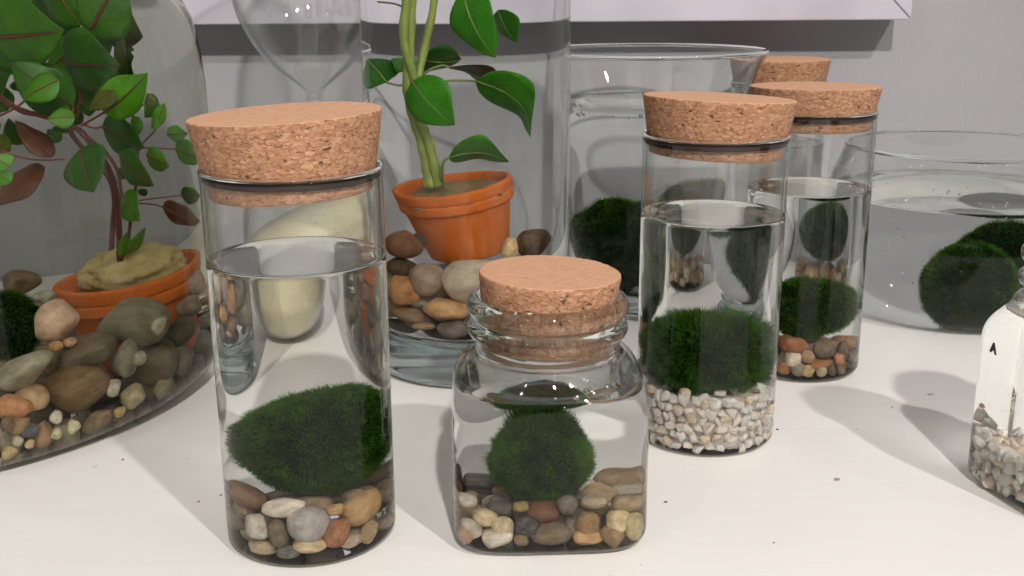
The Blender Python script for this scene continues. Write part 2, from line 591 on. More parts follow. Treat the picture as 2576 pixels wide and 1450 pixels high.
PEB_J4 = [
    ('rust orange long pebble on top', [0.1364, 0.5135, 0.018], (0.0066, 0.0055, 0.0042), -10, (0.402, 0.138, 0.037)),
    ('large olive grey pebble at the right', [0.1505, 0.5117, 0.0172], (0.0058, 0.0049, 0.0053), 10, (0.195, 0.15, 0.089)),
    ('white rounded square pebble', [0.1362, 0.5112, 0.0115], (0.0037, 0.0034, 0.004), 0, (0.753, 0.658, 0.565)),
    ('tan pebble beside the white one', [0.1425, 0.5095, 0.0131], (0.0032, 0.0032, 0.0038), 0, (0.423, 0.242, 0.114)),
    ('rust orange long pebble in the middle', [0.1483, 0.5115, 0.0088], (0.0061, 0.0043, 0.0031), 4, (0.423, 0.15, 0.034)),
    ('small pink pebble', [0.1576, 0.5117, 0.011], (0.0028, 0.0027, 0.0032), 0, (0.604, 0.242, 0.144)),
    ('ochre pebble at the left', [0.1322, 0.5124, 0.0063], (0.0031, 0.0028, 0.0033), 0, (0.392, 0.15, 0.042)),
    ('grey wedge pebble', [0.1386, 0.5102, 0.0067], (0.0035, 0.0032, 0.0038), 40, (0.314, 0.27, 0.202)),
    ('yellowish cream pebble', [0.1428, 0.5092, 0.0061], (0.0035, 0.003, 0.0031), -15, (0.539, 0.352, 0.127)),
    ('cream pebble on the floor', [0.149, 0.5088, 0.0059], (0.0027, 0.0024, 0.0029), 0, (0.479, 0.371, 0.209)),
    ('dark grey pebble', [0.154, 0.5102, 0.0063], (0.0024, 0.0028, 0.0033), 30, (0.162, 0.133, 0.112)),
    ('brown pebble at the right wall', [0.1589, 0.5129, 0.0068], (0.0029, 0.0033, 0.0038), 20, (0.202, 0.122, 0.068)),
    ('olive pebble against the right wall', [0.1594, 0.5145, 0.0141], (0.0033, 0.0043, 0.0051), 0, (0.175, 0.127, 0.072)),
]
ROCK_B1 = [
    ('dark brown rock at the back left', [-0.218, 0.4633, 0.0676], (0.008, 0.0068, 0.0057), 0, (0.098, 0.065, 0.032)),
    ('pale flat rock behind the pinkish one', [-0.2061, 0.458, 0.0622], (0.0054, 0.004, 0.0029), 10, (0.223, 0.223, 0.175)),
    ('brownish rock behind the moss ball', [-0.205, 0.4466, 0.0597], (0.0057, 0.0048, 0.0039), 0, (0.117, 0.08, 0.051)),
    ('large pinkish rock left of the pot', [-0.1924, 0.4404, 0.0549], (0.01, 0.0085, 0.0095), 20, (0.456, 0.305, 0.205)),
    ('small yellow pebble below the pinkish rock', [-0.1874, 0.4294, 0.0478], (0.0033, 0.0027, 0.0021), 0, (0.434, 0.242, 0.07)),
    ('small pink pebble below the pot', [-0.1843, 0.4357, 0.0472], (0.003, 0.0026, 0.0022), 0, (0.413, 0.223, 0.127)),
    ('long smooth grey rock at the left', [-0.196, 0.4212, 0.0407], (0.0124, 0.0093, 0.0068), 25, (0.283, 0.262, 0.188)),
    ('dark speckled rock in the middle', [-0.1821, 0.4439, 0.0405], (0.0147, 0.0102, 0.0072), 12, (0.127, 0.102, 0.061)),
    ('brown rock with a white vein', [-0.1846, 0.4378, 0.0276], (0.0145, 0.0124, 0.0102), 14, (0.175, 0.102, 0.037)),
    ('tan round rock', [-0.1947, 0.4205, 0.0286], (0.0068, 0.0058, 0.0063), 0, (0.402, 0.262, 0.138)),
    ('orange sandstone at the left edge', [-0.1987, 0.4144, 0.0272], (0.007, 0.006, 0.0058), -10, (0.491, 0.205, 0.061)),
    ('grey-brown small rock at the left edge', [-0.2, 0.4099, 0.0225], (0.0029, 0.0032, 0.0038), 0, (0.188, 0.127, 0.076)),
    ('tan slanted pebble', [-0.1969, 0.4133, 0.0199], (0.0045, 0.0038, 0.0035), 40, (0.328, 0.205, 0.091)),
    ('small dark blue-grey pebble', [-0.1944, 0.4148, 0.017], (0.0038, 0.0033, 0.0027), 10, (0.093, 0.102, 0.122)),
    ('white upright oval pebble', [-0.1863, 0.4222, 0.0195], (0.0026, 0.0028, 0.0033), 0, (0.552, 0.515, 0.413)),
    ('white angular pebble', [-0.182, 0.4271, 0.0138], (0.0032, 0.0028, 0.003), 0, (0.565, 0.503, 0.314)),
    ('small round white pebble', [-0.1864, 0.4212, 0.0131], (0.0024, 0.0021, 0.0024), 0, (0.552, 0.491, 0.342)),
    ('brown pebble at the front', [-0.1924, 0.4221, 0.0131], (0.0043, 0.0044, 0.0051), 0, (0.283, 0.156, 0.07)),
    ('small cream pebble by the bottom rim', [-0.1941, 0.4135, 0.012], (0.0023, 0.002, 0.0019), 15, (0.578, 0.402, 0.188)),
    ('cream flat pebble by the bottom rim', [-0.2006, 0.4093, 0.0104], (0.0037, 0.0032, 0.0027), 15, (0.491, 0.352, 0.162)),
    ('whitish pebble at the lower left', [-0.1972, 0.4109, 0.0145], (0.0025, 0.0021, 0.0022), 0, (0.456, 0.413, 0.305)),
    ('flat brown rock along the bottom', [-0.1767, 0.438, 0.0123], (0.0073, 0.0056, 0.0041), 25, (0.223, 0.156, 0.08)),
    ('large rounded grey rock in front of the pot', [-0.1704, 0.4669, 0.0462], (0.0191, 0.0145, 0.0107), -6, (0.188, 0.171, 0.102)),
    ('dark wedge-shaped rock at the right', [-0.1632, 0.4712, 0.0259], (0.0116, 0.0102, 0.012), -45, (0.141, 0.102, 0.051)),
    ('upright speckled grey rock', [-0.169, 0.4534, 0.0334], (0.0054, 0.0074, 0.01), -12, (0.242, 0.223, 0.168)),
    ('small white lump on the dark wedge rock', [-0.1639, 0.4561, 0.0331], (0.0042, 0.0036, 0.0036), 0, (0.342, 0.314, 0.231)),
    ('round cream pebble at the front', [-0.1671, 0.4532, 0.0169], (0.0064, 0.0054, 0.0053), 0, (0.468, 0.413, 0.231)),
    ('white pebble beside the round cream one', [-0.1708, 0.4437, 0.0242], (0.0042, 0.0035, 0.004), 0, (0.515, 0.479, 0.381)),
    ('small yellow pebble at the bottom front', [-0.1691, 0.4448, 0.0134], (0.0031, 0.0026, 0.0022), 0, (0.578, 0.402, 0.141)),
    ('long pale pebble at the right', [-0.1594, 0.4692, 0.0159], (0.0036, 0.005, 0.0066), -45, (0.296, 0.254, 0.15)),
    ('pinkish rock right of the pot', [-0.1605, 0.5032, 0.0419], (0.0095, 0.0076, 0.0057), 0, (0.175, 0.114, 0.08)),
    ('olive dark rock at the right wall', [-0.1587, 0.4897, 0.0336], (0.013, 0.0097, 0.0071), 20, (0.084, 0.072, 0.032)),
    ('grey rock at the right wall', [-0.1573, 0.4843, 0.0225], (0.0084, 0.0072, 0.0069), 0, (0.144, 0.127, 0.093)),
    ('tan rock behind the pot', [-0.1653, 0.5187, 0.0497], (0.0077, 0.0065, 0.006), 0, (0.209, 0.156, 0.102)),
]
ROCK_V7 = [
    ('brown rock at the left', [-0.0491, 0.5237, 0.067], (0.0092, 0.0078, 0.0071), 0, (0.195, 0.08, 0.025)),
    ('dark brown rock under the brown one', [-0.0501, 0.5229, 0.0564], (0.0083, 0.0064, 0.0047), 0, (0.08, 0.042, 0.019)),
    ('orange rock at the left wall', [-0.0497, 0.5176, 0.0458], (0.0087, 0.0074, 0.0087), 10, (0.527, 0.223, 0.051)),
    ('grey-tan rock under the pot', [-0.0393, 0.5158, 0.0522], (0.0093, 0.0079, 0.0085), -10, (0.332, 0.223, 0.144)),
    ('large pale grey block under the pot', [-0.0184, 0.5151, 0.0518], (0.0149, 0.0127, 0.0116), 10, (0.485, 0.402, 0.287)),
    ('yellow flat sandstone', [-0.0305, 0.5102, 0.0392], (0.0116, 0.0078, 0.0055), -4, (0.617, 0.332, 0.102)),
    ('dark grey flat rock at the bottom', [-0.0276, 0.5064, 0.0296], (0.0076, 0.0057, 0.0041), 0, (0.162, 0.122, 0.107)),
    ('long brown rock at the lower left', [-0.0468, 0.5166, 0.0336], (0.01, 0.0058, 0.0038), -10, (0.254, 0.15, 0.076)),
    ('small tan rock at the lower left', [-0.0418, 0.5091, 0.0305], (0.0061, 0.0034, 0.0022), 0, (0.352, 0.216, 0.098)),
    ('cream yellow rock right of the pot', [-0.0028, 0.5193, 0.0668], (0.0039, 0.0046, 0.0055), 0, (0.776, 0.565, 0.246)),
    ('dark brown rock at the right wall', [0.0081, 0.5234, 0.0675], (0.009, 0.0076, 0.0079), 15, (0.122, 0.058, 0.023)),
    ('dark rock behind the pot', [-0.042, 0.5294, 0.0677], (0.0038, 0.0041, 0.0048), 0, (0.061, 0.042, 0.025)),
    ('brown rock at the right wall lower down', [0.0003, 0.5182, 0.0516], (0.0095, 0.0081, 0.0078), 0, (0.188, 0.114, 0.061)),
    ('grey rock at the lower right', [-0.0083, 0.5122, 0.0355], (0.0101, 0.0079, 0.0059), 0, (0.205, 0.162, 0.122)),
]
LEAF_V7 = [
    ('broad leaf hanging in front of the stems', [-0.0425, 0.53, 0.144], [-0.0256, 0.522, 0.1244], [-0.0069, 0.006, -0.008], 0.15, 'g'),
    ('large leaf at the top', [-0.0216, 0.536, 0.1839], [-0.0091, 0.528, 0.1545], [-0.0081, 0.006, -0.0044], 0.2, 'g'),
    ('small leaf behind the top one', [-0.0096, 0.548, 0.1756], [-0.0029, 0.548, 0.1605], [-0.0044, 0.008, -0.0027], 0.1, 'g'),
    ('arching leaf at the right', [-0.018, 0.543, 0.1433], [0.0052, 0.528, 0.1173], [-0.0062, 0.012, -0.0065], -0.35, 'g'),
    ('lowest leaf over the pot', [-0.0285, 0.536, 0.1077], [-0.0048, 0.536, 0.1054], [-0.0011, 0.012, -0.0072], -0.3, 'g'),
    ('dark leaf pointing left', [-0.0504, 0.55, 0.1421], [-0.0578, 0.552, 0.1526], [0.0097, 0.01, 0.0052], 0.1, 'd'),
    ('dark leaf behind the stems', [-0.0372, 0.566, 0.1523], [-0.0239, 0.57, 0.152], [-0.0001, 0.01, -0.0067], 0.2, 'd'),
    ('reddish drooping leaf', [-0.0277, 0.558, 0.1489], [-0.0121, 0.56, 0.1311], [-0.0025, 0.012, -0.004], -0.4, 'r'),
    ('small leaf behind the stems', [-0.0388, 0.56, 0.1497], [-0.0467, 0.562, 0.1528], [0.0016, 0.01, 0.0032], 0.1, 'g'),
    ('top left leaf', [-0.0455, 0.548, 0.1822], [-0.0542, 0.548, 0.1913], [0.0034, 0.01, 0.0027], 0.1, 'g'),
]
STEM_V7 = [
    ('stem', 0.0024, [[-0.0355, 0.545, 0.0918], [-0.0365, 0.545, 0.1024], [-0.0385, 0.545, 0.1158], [-0.0412, 0.545, 0.1272], [-0.043, 0.545, 0.1412], [-0.0418, 0.546, 0.1605], [-0.0406, 0.547, 0.1804], [-0.0398, 0.548, 0.1947]]),
    ('stem', 0.0021, [[-0.0326, 0.545, 0.0928], [-0.0338, 0.543, 0.1027], [-0.0363, 0.543, 0.116], [-0.0395, 0.543, 0.1274], [-0.0404, 0.543, 0.1432], [-0.0442, 0.542, 0.1625], [-0.0428, 0.542, 0.1805], [-0.0417, 0.542, 0.1946]]),
    ('stem', 0.0017, [[-0.0397, 0.544, 0.1413], [-0.0367, 0.547, 0.1568], [-0.0331, 0.548, 0.175], [-0.0314, 0.548, 0.191]]),
    ('shoot', 0.0013, [[-0.0311, 0.545, 0.0943], [-0.0322, 0.546, 0.1014]]),
    ('petiole', 0.0006, [[-0.0363, 0.543, 0.1401], [-0.0291, 0.543, 0.1432], [-0.0232, 0.543, 0.1435], [-0.0177, 0.543, 0.1431]]),
    ('petiole', 0.0007, [[-0.0311, 0.542, 0.0961], [-0.0309, 0.537, 0.1034], [-0.03, 0.536, 0.1064], [-0.0282, 0.536, 0.1079]]),
    ('petiole', 0.0006, [[-0.0388, 0.55, 0.1428], [-0.0353, 0.556, 0.1471], [-0.0304, 0.558, 0.1498], [-0.0274, 0.558, 0.1487]]),
    ('petiole', 0.0006, [[-0.0422, 0.548, 0.141], [-0.0463, 0.55, 0.1409], [-0.0504, 0.55, 0.1421]]),
    ('petiole', 0.0006, [[-0.041, 0.542, 0.1427], [-0.0422, 0.532, 0.1437], [-0.0425, 0.53, 0.144]]),
    ('petiole', 0.0005, [[-0.0411, 0.548, 0.1741], [-0.0458, 0.546, 0.1783], [-0.0538, 0.544, 0.1796]]),
]
LEAF_B1 = [
    ('large leaf at the left edge', [-0.2355, 0.498, 0.1602], [-0.2013, 0.488, 0.1646], [-0.0013, 0.003, -0.0112], 0.15, 'g'),
    ('leaf at the top hanging down', [-0.2205, 0.508, 0.182], [-0.1994, 0.498, 0.1655], [-0.0083, 0.003, -0.0061], 0.15, 'g'),
    ('large leaf with a red midrib at the top', [-0.1972, 0.498, 0.1634], [-0.1758, 0.503, 0.1833], [0.0066, 0.0036, -0.0085], 0.12, 'g'),
    ('broad round leaf', [-0.212, 0.503, 0.152], [-0.1777, 0.488, 0.1532], [-0.0023, 0.0024, -0.012], 0.12, 'd'),
    ('olive leaf at the top right', [-0.2091, 0.528, 0.1642], [-0.1944, 0.533, 0.1583], [-0.0054, 0.0036, -0.0079], 0.1, 'o'),
    ('large dark leaf at the left', [-0.2065, 0.496, 0.1362], [-0.2246, 0.488, 0.1534], [0.0041, 0.003, 0.008], 0.15, 'd'),
    ('bright round leaf at the right', [-0.1883, 0.488, 0.1344], [-0.1596, 0.483, 0.151], [0.004, 0.0036, -0.0069], 0.15, 'b'),
    ('small olive leaf', [-0.1783, 0.483, 0.1447], [-0.1886, 0.478, 0.1368], [-0.0037, 0.0018, 0.0033], 0.1, 'o'),
    ('small green leaf in the middle', [-0.1983, 0.483, 0.1333], [-0.2072, 0.478, 0.1334], [-0.0008, 0.0018, 0.0039], 0.1, 'g'),
    ('dark leaf right of the middle', [-0.202, 0.508, 0.1271], [-0.1799, 0.503, 0.1177], [-0.0063, 0.0036, -0.0064], 0.1, 'd'),
    ('pointed dark leaf', [-0.1894, 0.498, 0.1159], [-0.1699, 0.493, 0.1018], [-0.0065, 0.003, -0.004], 0.15, 'd'),
    ('large drooping dark leaf', [-0.2012, 0.49, 0.1203], [-0.1908, 0.478, 0.1025], [-0.0107, 0.0018, -0.0024], 0.15, 'd'),
    ('red-brown leaf at the left', [-0.2247, 0.508, 0.1142], [-0.2399, 0.513, 0.1296], [0.0006, 0.0042, 0.0026], 0.1, 'r'),
    ('red-brown ragged leaf at the left edge', [-0.2338, 0.518, 0.1092], [-0.2559, 0.518, 0.0923], [-0.0048, 0.0042, 0.0042], 0.1, 'r'),
    ('tiny lit leaf on the right shoot', [-0.1756, 0.508, 0.1265], [-0.1687, 0.508, 0.1362], [0.0026, 0.0018, -0.0015], 0.1, 'b'),
    ('bright tiny leaf on the right shoot', [-0.1692, 0.508, 0.1227], [-0.1487, 0.503, 0.1232], [-0.0012, 0.0012, -0.0035], 0.1, 'b'),
    ('striped leaf at the right', [-0.1685, 0.513, 0.1152], [-0.1476, 0.5157, 0.1101], [-0.0055, 0.0018, -0.0046], 0.1, 'b'),
    ('small leaf below the right shoot', [-0.179, 0.503, 0.1144], [-0.1622, 0.498, 0.1096], [-0.004, 0.0018, -0.0037], 0.1, 'g'),
    ('green leaf on the stem', [-0.1927, 0.503, 0.0971], [-0.1793, 0.493, 0.0864], [-0.0058, 0.0018, -0.0026], 0.15, 'g'),
    ('dark small leaf at the right wall', [-0.1749, 0.523, 0.0919], [-0.1584, 0.523, 0.0912], [-0.0021, 0.0018, -0.0043], 0.1, 'd'),
    ('olive-brown leaf at the right wall', [-0.1834, 0.518, 0.0881], [-0.1582, 0.52, 0.0792], [-0.0049, 0.0024, -0.0045], 0.15, 'r'),
    ('dark leaf behind the right shoot', [-0.1876, 0.528, 0.1368], [-0.1947, 0.528, 0.1279], [-0.0046, 0.0018, 0.0019], 0.1, 'd'),
    ('small sprig leaf at the stem base', [-0.1987, 0.506, 0.0677], [-0.1937, 0.504, 0.0796], [0.0013, 0.0018, -0.001], 0.1, 'g'),
    ('curled sprig leaf at the stem base', [-0.1979, 0.508, 0.0687], [-0.1853, 0.506, 0.081], [0.0009, 0.0018, -0.0021], 0.2, 'g'),
    ('small yellow-green leaf at the left edge', [-0.2465, 0.518, 0.1223], [-0.252, 0.518, 0.1163], [-0.0032, 0.0018, 0.0026], 0.1, 'o'),
    ('small leaf under the middle', [-0.2266, 0.518, 0.1197], [-0.2308, 0.518, 0.1252], [0.0009, 0.0018, 0.0017], 0.1, 'd'),
    ('pale leaf at the top left', [-0.232, 0.513, 0.1737], [-0.2289, 0.518, 0.1794], [0.0011, 0.0018, -0.0027], 0.1, 'o'),
    ('large dark leaf behind', [-0.2389, 0.538, 0.1573], [-0.223, 0.538, 0.1693], [0.0017, 0.003, -0.0066], 0.1, 'd'),
    ('dark leaf low at the left edge', [-0.251, 0.528, 0.1319], [-0.2573, 0.528, 0.1427], [0.0025, 0.003, 0.0034], 0.1, 'd'),
    ('tiny bud leaf', [-0.1731, 0.506, 0.1298], [-0.1766, 0.506, 0.1255], [-0.0032, 0.0012, 0.001], 0.1, 'b'),
    ('small dark leaf at the stem', [-0.1947, 0.518, 0.0944], [-0.1905, 0.518, 0.0964], [0.0001, 0.0012, -0.002], 0.1, 'd'),
    ('half hidden leaf at the left', [-0.2357, 0.498, 0.1123], [-0.2413, 0.498, 0.1168], [0.0017, 0.0018, 0.0038], 0.1, 'g'),
    ('dark leaf filling the left edge', [-0.2445, 0.53, 0.1474], [-0.2549, 0.53, 0.1616], [0.0029, 0.003, 0.0046], 0.1, 'd'),
    ('lit leaf at the left edge', [-0.2063, 0.488, 0.1472], [-0.2186, 0.483, 0.1405], [-0.0029, 0.0018, 0.0049], 0.12, 'g'),
    ('green leaf under the top leaf', [-0.2177, 0.523, 0.156], [-0.2315, 0.523, 0.1458], [-0.0038, 0.0018, 0.0047], 0.12, 'g'),
    ('dark leaf at the far left edge', [-0.2602, 0.538, 0.1543], [-0.2493, 0.538, 0.1451], [-0.0042, 0.0018, -0.0051], 0.12, 'd'),
    ('small twig leaf', [-0.1906, 0.518, 0.129], [-0.1957, 0.518, 0.1211], [-0.0036, 0.0012, 0.0013], 0.1, 'g'),
    ('olive tip leaf', [-0.179, 0.512, 0.1346], [-0.1812, 0.512, 0.14], [0.0022, 0.0012, 0.0008], 0.1, 'o'),
    ('small low leaf at the left', [-0.2357, 0.498, 0.1062], [-0.2414, 0.498, 0.1091], [0.0007, 0.0012, 0.0029], 0.1, 'g'),
    ('leaf in the back layer', [-0.2403, 0.5581, 0.1379], [-0.2336, 0.5521, 0.1267], [-0.0013, -0.0056, -0.0017], 0.06296792903233686, 'd'),
    ('leaf in the back layer', [-0.2291, 0.5394, 0.1252], [-0.2314, 0.5334, 0.1327], [0.0009, 0.0026, 0.0026], -0.09541003364388423, 'd'),
    ('leaf in the back layer', [-0.2493, 0.559, 0.1671], [-0.2469, 0.553, 0.1589], [-0.0044, 0.0033, 0.0001], 0.05569249014813249, 'd'),
    ('leaf in the back layer', [-0.2786, 0.5673, 0.1273], [-0.2762, 0.5613, 0.1352], [0.0037, -0.0017, 0.0011], 0.23651729613252923, 'd'),
    ('leaf in the back layer', [-0.2579, 0.5446, 0.1158], [-0.257, 0.5386, 0.128], [0.0033, 0.0002, 0.0014], 0.22752742954340324, 'd'),
    ('leaf in the back layer', [-0.2653, 0.5558, 0.1626], [-0.256, 0.5498, 0.1613], [0.0002, -0.0014, -0.0023], 0.18648132612647475, 'o'),
    ('leaf in the back layer', [-0.2226, 0.5397, 0.1673], [-0.2113, 0.5337, 0.1703], [-0.0043, 0.0082, -0.0034], 0.02517542277059187, 'd'),
    ('leaf in the back layer', [-0.256, 0.5303, 0.1377], [-0.2464, 0.5243, 0.1457], [0.0038, -0.0033, -0.0019], 0.2343129648569082, 'd'),
    ('leaf in the back layer', [-0.2588, 0.5495, 0.165], [-0.2543, 0.5435, 0.1567], [-0.0021, -0.0022, -0.0009], 0.06199741577966883, 'd'),
    ('leaf in the back layer', [-0.2146, 0.5429, 0.176], [-0.2147, 0.5369, 0.1703], [-0.007, 0.0078, 0.0013], 0.018985834319045602, 'g'),
    ('leaf in the back layer', [-0.2412, 0.5357, 0.1624], [-0.2398, 0.5297, 0.1684], [-0.0029, 0.009, 0.001], -0.04346468745138433, 'g'),
    ('leaf in the back layer', [-0.2674, 0.5581, 0.1479], [-0.2666, 0.5521, 0.1423], [-0.0005, -0.0022, 0.0012], 0.12783825358461623, 'd'),
    ('leaf in the back layer', [-0.2733, 0.5619, 0.1226], [-0.2779, 0.5559, 0.1272], [-0.0016, 0.005, 0.0027], 0.23242949691766454, 'd'),
    ('leaf in the back layer', [-0.2555, 0.5412, 0.1572], [-0.2571, 0.5352, 0.1668], [-0.0019, 0.009, 0.0023], 0.19828843481280997, 'o'),
    ('leaf in the back layer', [-0.2151, 0.5479, 0.1416], [-0.2076, 0.5419, 0.1493], [0.0059, -0.0043, -0.0013], 0.18771925155770544, 'd'),
    ('leaf in the back layer', [-0.2281, 0.5403, 0.1535], [-0.2208, 0.5343, 0.1596], [-0.0021, 0.007, -0.0019], 0.02646418155795391, 'd'),
    ('leaf in the back layer', [-0.2352, 0.5568, 0.1431], [-0.2278, 0.5508, 0.136], [-0.0032, 0.0013, -0.0019], 0.16941161560516663, 'd'),
    ('leaf in the back layer', [-0.2137, 0.548, 0.1601], [-0.214, 0.542, 0.1707], [0.0052, -0.0011, 0.0023], -0.0042102119920504055, 'd'),
    ('leaf in the back layer', [-0.2271, 0.5545, 0.1441], [-0.2212, 0.5485, 0.1364], [-0.0072, 0.0064, -0.0018], 0.022515803000454804, 'd'),
    ('leaf in the back layer', [-0.2214, 0.5497, 0.1417], [-0.2262, 0.5437, 0.1325], [-0.0009, -0.0035, 0.0038], 0.19281709847383285, 'o'),
    ('leaf in the back layer', [-0.2519, 0.5534, 0.1729], [-0.2415, 0.5474, 0.1682], [-0.003, 0.0017, -0.0036], 0.22775088434872928, 'd'),
    ('leaf in the back layer', [-0.2243, 0.531, 0.1375], [-0.2102, 0.525, 0.1335], [-0.0019, 0.0006, -0.0036], 0.12754097218260135, 'd'),
    ('leaf in the back layer', [-0.2361, 0.5672, 0.1666], [-0.2245, 0.5612, 0.1574], [-0.0075, 0.0074, -0.0037], -0.061209908045286004, 'd'),
    ('leaf in the back layer', [-0.2448, 0.5552, 0.1503], [-0.2343, 0.5492, 0.156], [0.003, -0.0029, -0.0023], 0.1513053306647674, 'd'),
    ('leaf in the back layer', [-0.2568, 0.5344, 0.159], [-0.2515, 0.5284, 0.1673], [0.0034, -0.0004, -0.0006], -0.08737826129439083, 'd'),
    ('leaf in the back layer', [-0.2711, 0.5664, 0.1505], [-0.2627, 0.5604, 0.1594], [0.0027, 0.0003, -0.0024], 0.18454644752571017, 'd'),
    ('leaf in the back layer', [-0.2335, 0.5376, 0.1688], [-0.2233, 0.5316, 0.1757], [0.0046, -0.0046, -0.0021], 0.18743200758631115, 'g'),
    ('leaf in the back layer', [-0.2415, 0.5424, 0.1617], [-0.2418, 0.5364, 0.1533], [-0.0047, 0.0025, 0.0015], 0.05022031181372197, 'd'),
    ('leaf in the back layer', [-0.2482, 0.5625, 0.1535], [-0.239, 0.5565, 0.1476], [-0.0036, 0.0029, -0.0026], 0.15935917789744727, 'd'),
    ('leaf in the back layer', [-0.2396, 0.5487, 0.1573], [-0.2308, 0.5427, 0.1687], [0.0028, 0.0012, -0.002], -0.05733989565804159, 'o'),
    ('leaf in the back layer', [-0.2505, 0.5483, 0.1761], [-0.2514, 0.5423, 0.1828], [0.0038, -0.0023, 0.0023], 0.0659973056887651, 'g'),
    ('leaf in the back layer', [-0.2476, 0.5411, 0.1643], [-0.2493, 0.5351, 0.1746], [0.0032, 0.0011, 0.0029], 0.12570681983395335, 'g'),
    ('leaf in the back layer', [-0.2656, 0.5533, 0.1704], [-0.2597, 0.5473, 0.1804], [0.0068, -0.0056, -0.0007], 0.022417660626499192, 'd'),
    ('leaf in the back layer', [-0.2711, 0.5637, 0.1644], [-0.257, 0.5577, 0.1702], [0.0046, -0.0058, -0.0043], 0.1724339327412536, 'd'),
    ('leaf in the back layer', [-0.2442, 0.5626, 0.1413], [-0.2464, 0.5566, 0.1328], [-0.0037, 0.0011, 0.0027], 0.13881487025443823, 'd'),
    ('leaf in the back layer', [-0.2062, 0.5301, 0.1552], [-0.1981, 0.5241, 0.1487], [-0.0049, 0.0027, -0.0022], 0.12693810405772327, 'o'),
    ('leaf in the back layer', [-0.2162, 0.5489, 0.1688], [-0.2015, 0.5429, 0.1725], [0.0033, -0.0037, -0.0034], 0.1050482838563038, 'g'),
    ('leaf in the back layer', [-0.2645, 0.5552, 0.1656], [-0.2599, 0.5492, 0.1552], [-0.0059, 0.0048, -0.0011], 0.24254009667073642, 'd'),
    ('leaf in the back layer', [-0.2306, 0.5545, 0.1748], [-0.2269, 0.5485, 0.1676], [-0.006, 0.0047, -0.0005], -0.05288093873919117, 'd'),
    ('leaf in the back layer', [-0.2357, 0.5605, 0.1554], [-0.2343, 0.5545, 0.1625], [0.0038, -0.0028, 0.0012], 0.09442887036409336, 'd'),
    ('leaf in the back layer', [-0.2236, 0.5451, 0.1631], [-0.2122, 0.5391, 0.1627], [0.0032, -0.0059, -0.0027], -0.06799677900895952, 'o'),
    ('leaf in the back layer', [-0.2482, 0.5565, 0.119], [-0.2402, 0.5505, 0.1248], [-0.0007, 0.0035, -0.002], 0.07704543621527246, 'd'),
    ('leaf in the back layer', [-0.2529, 0.5496, 0.1508], [-0.2485, 0.5436, 0.1616], [0.0047, -0.0025, 0.0001], 0.0299249437352149, 'd'),
    ('leaf in the back layer', [-0.2615, 0.5554, 0.1409], [-0.2525, 0.5494, 0.1379], [0.0014, -0.0041, -0.0019], 0.10789099044148215, 'd'),
    ('leaf in the back layer', [-0.2463, 0.5502, 0.1551], [-0.2469, 0.5442, 0.1498], [-0.0016, -0.0002, 0.0018], 0.1968851227520433, 'd'),
    ('leaf in the back layer', [-0.233, 0.5553, 0.1652], [-0.237, 0.5493, 0.1744], [0.0059, -0.0039, 0.0041], 0.11867911578382748, 'd'),
    ('leaf in the back layer', [-0.2281, 0.5602, 0.162], [-0.2293, 0.5542, 0.1526], [-0.0061, 0.0048, 0.0017], 0.02540931498081528, 'd'),
    ('leaf in the back layer', [-0.2255, 0.5525, 0.1558], [-0.2222, 0.5465, 0.1468], [-0.0067, 0.0051, -0.0004], 0.038428464696917713, 'g'),
    ('leaf in the back layer', [-0.2718, 0.5656, 0.1671], [-0.2703, 0.5596, 0.1758], [0.0035, -0.0008, 0.0015], 0.0494456884605087, 'd'),
    ('leaf in the back layer', [-0.2099, 0.5338, 0.1469], [-0.1968, 0.5278, 0.1525], [0.0038, -0.0036, -0.0026], 0.031121932746272646, 'd'),
    ('leaf in the back layer', [-0.2276, 0.5611, 0.1535], [-0.2162, 0.5551, 0.1538], [-0.0028, 0.0041, -0.0034], -0.08839642875855735, 'g'),
    ('leaf in the back layer', [-0.2391, 0.5308, 0.1397], [-0.2329, 0.5248, 0.146], [-0.0019, 0.0067, -0.0015], -0.045410705795365235, 'd'),
    ('leaf in the back layer', [-0.2453, 0.5376, 0.1444], [-0.2377, 0.5316, 0.1393], [-0.0002, -0.0025, -0.0015], -0.07262883621339858, 'd'),
    ('leaf in the back layer', [-0.2154, 0.5437, 0.1408], [-0.205, 0.5377, 0.1366], [-0.0072, 0.0089, -0.0029], 0.0638132978765191, 'd'),
    ('leaf in the back layer', [-0.2604, 0.5576, 0.1662], [-0.2653, 0.5516, 0.1709], [0.001, 0.0009, 0.0034], 0.058561865037248695, 'd'),
    ('leaf in the back layer', [-0.2562, 0.5515, 0.1767], [-0.2524, 0.5455, 0.1661], [-0.0071, 0.0047, -0.0009], -0.017051701884141693, 'o'),
    ('leaf in the back layer', [-0.2608, 0.5489, 0.1551], [-0.2499, 0.5429, 0.1493], [0.0007, -0.0053, -0.0035], 0.19169965343635662, 'o'),
    ('leaf in the back layer', [-0.2409, 0.5368, 0.1752], [-0.2481, 0.5308, 0.1803], [0.0019, 0.0, 0.0045], 0.08595817969592753, 'g'),
    ('leaf in the back layer', [-0.2103, 0.5362, 0.1352], [-0.2166, 0.5302, 0.1437], [-0.0005, 0.005, 0.0032], 0.11873189215431282, 'o'),
    ('leaf in the back layer', [-0.2407, 0.5538, 0.1535], [-0.2282, 0.5478, 0.153], [-0.0052, 0.0077, -0.0042], 0.007663839988498733, 'o'),
    ('leaf in the back layer', [-0.2232, 0.5484, 0.1014], [-0.2113, 0.5424, 0.1018], [0.001, -0.002, -0.0031], 0.04090914994110609, 'd'),
    ('leaf in the back layer', [-0.2556, 0.5463, 0.173], [-0.2519, 0.5403, 0.1794], [0.0036, -0.0023, 0.0002], -0.07849518304742058, 'd'),
    ('leaf in the back layer', [-0.2532, 0.5337, 0.1674], [-0.2476, 0.5277, 0.1754], [0.0034, -0.0013, -0.0006], 0.163311021173311, 'g'),
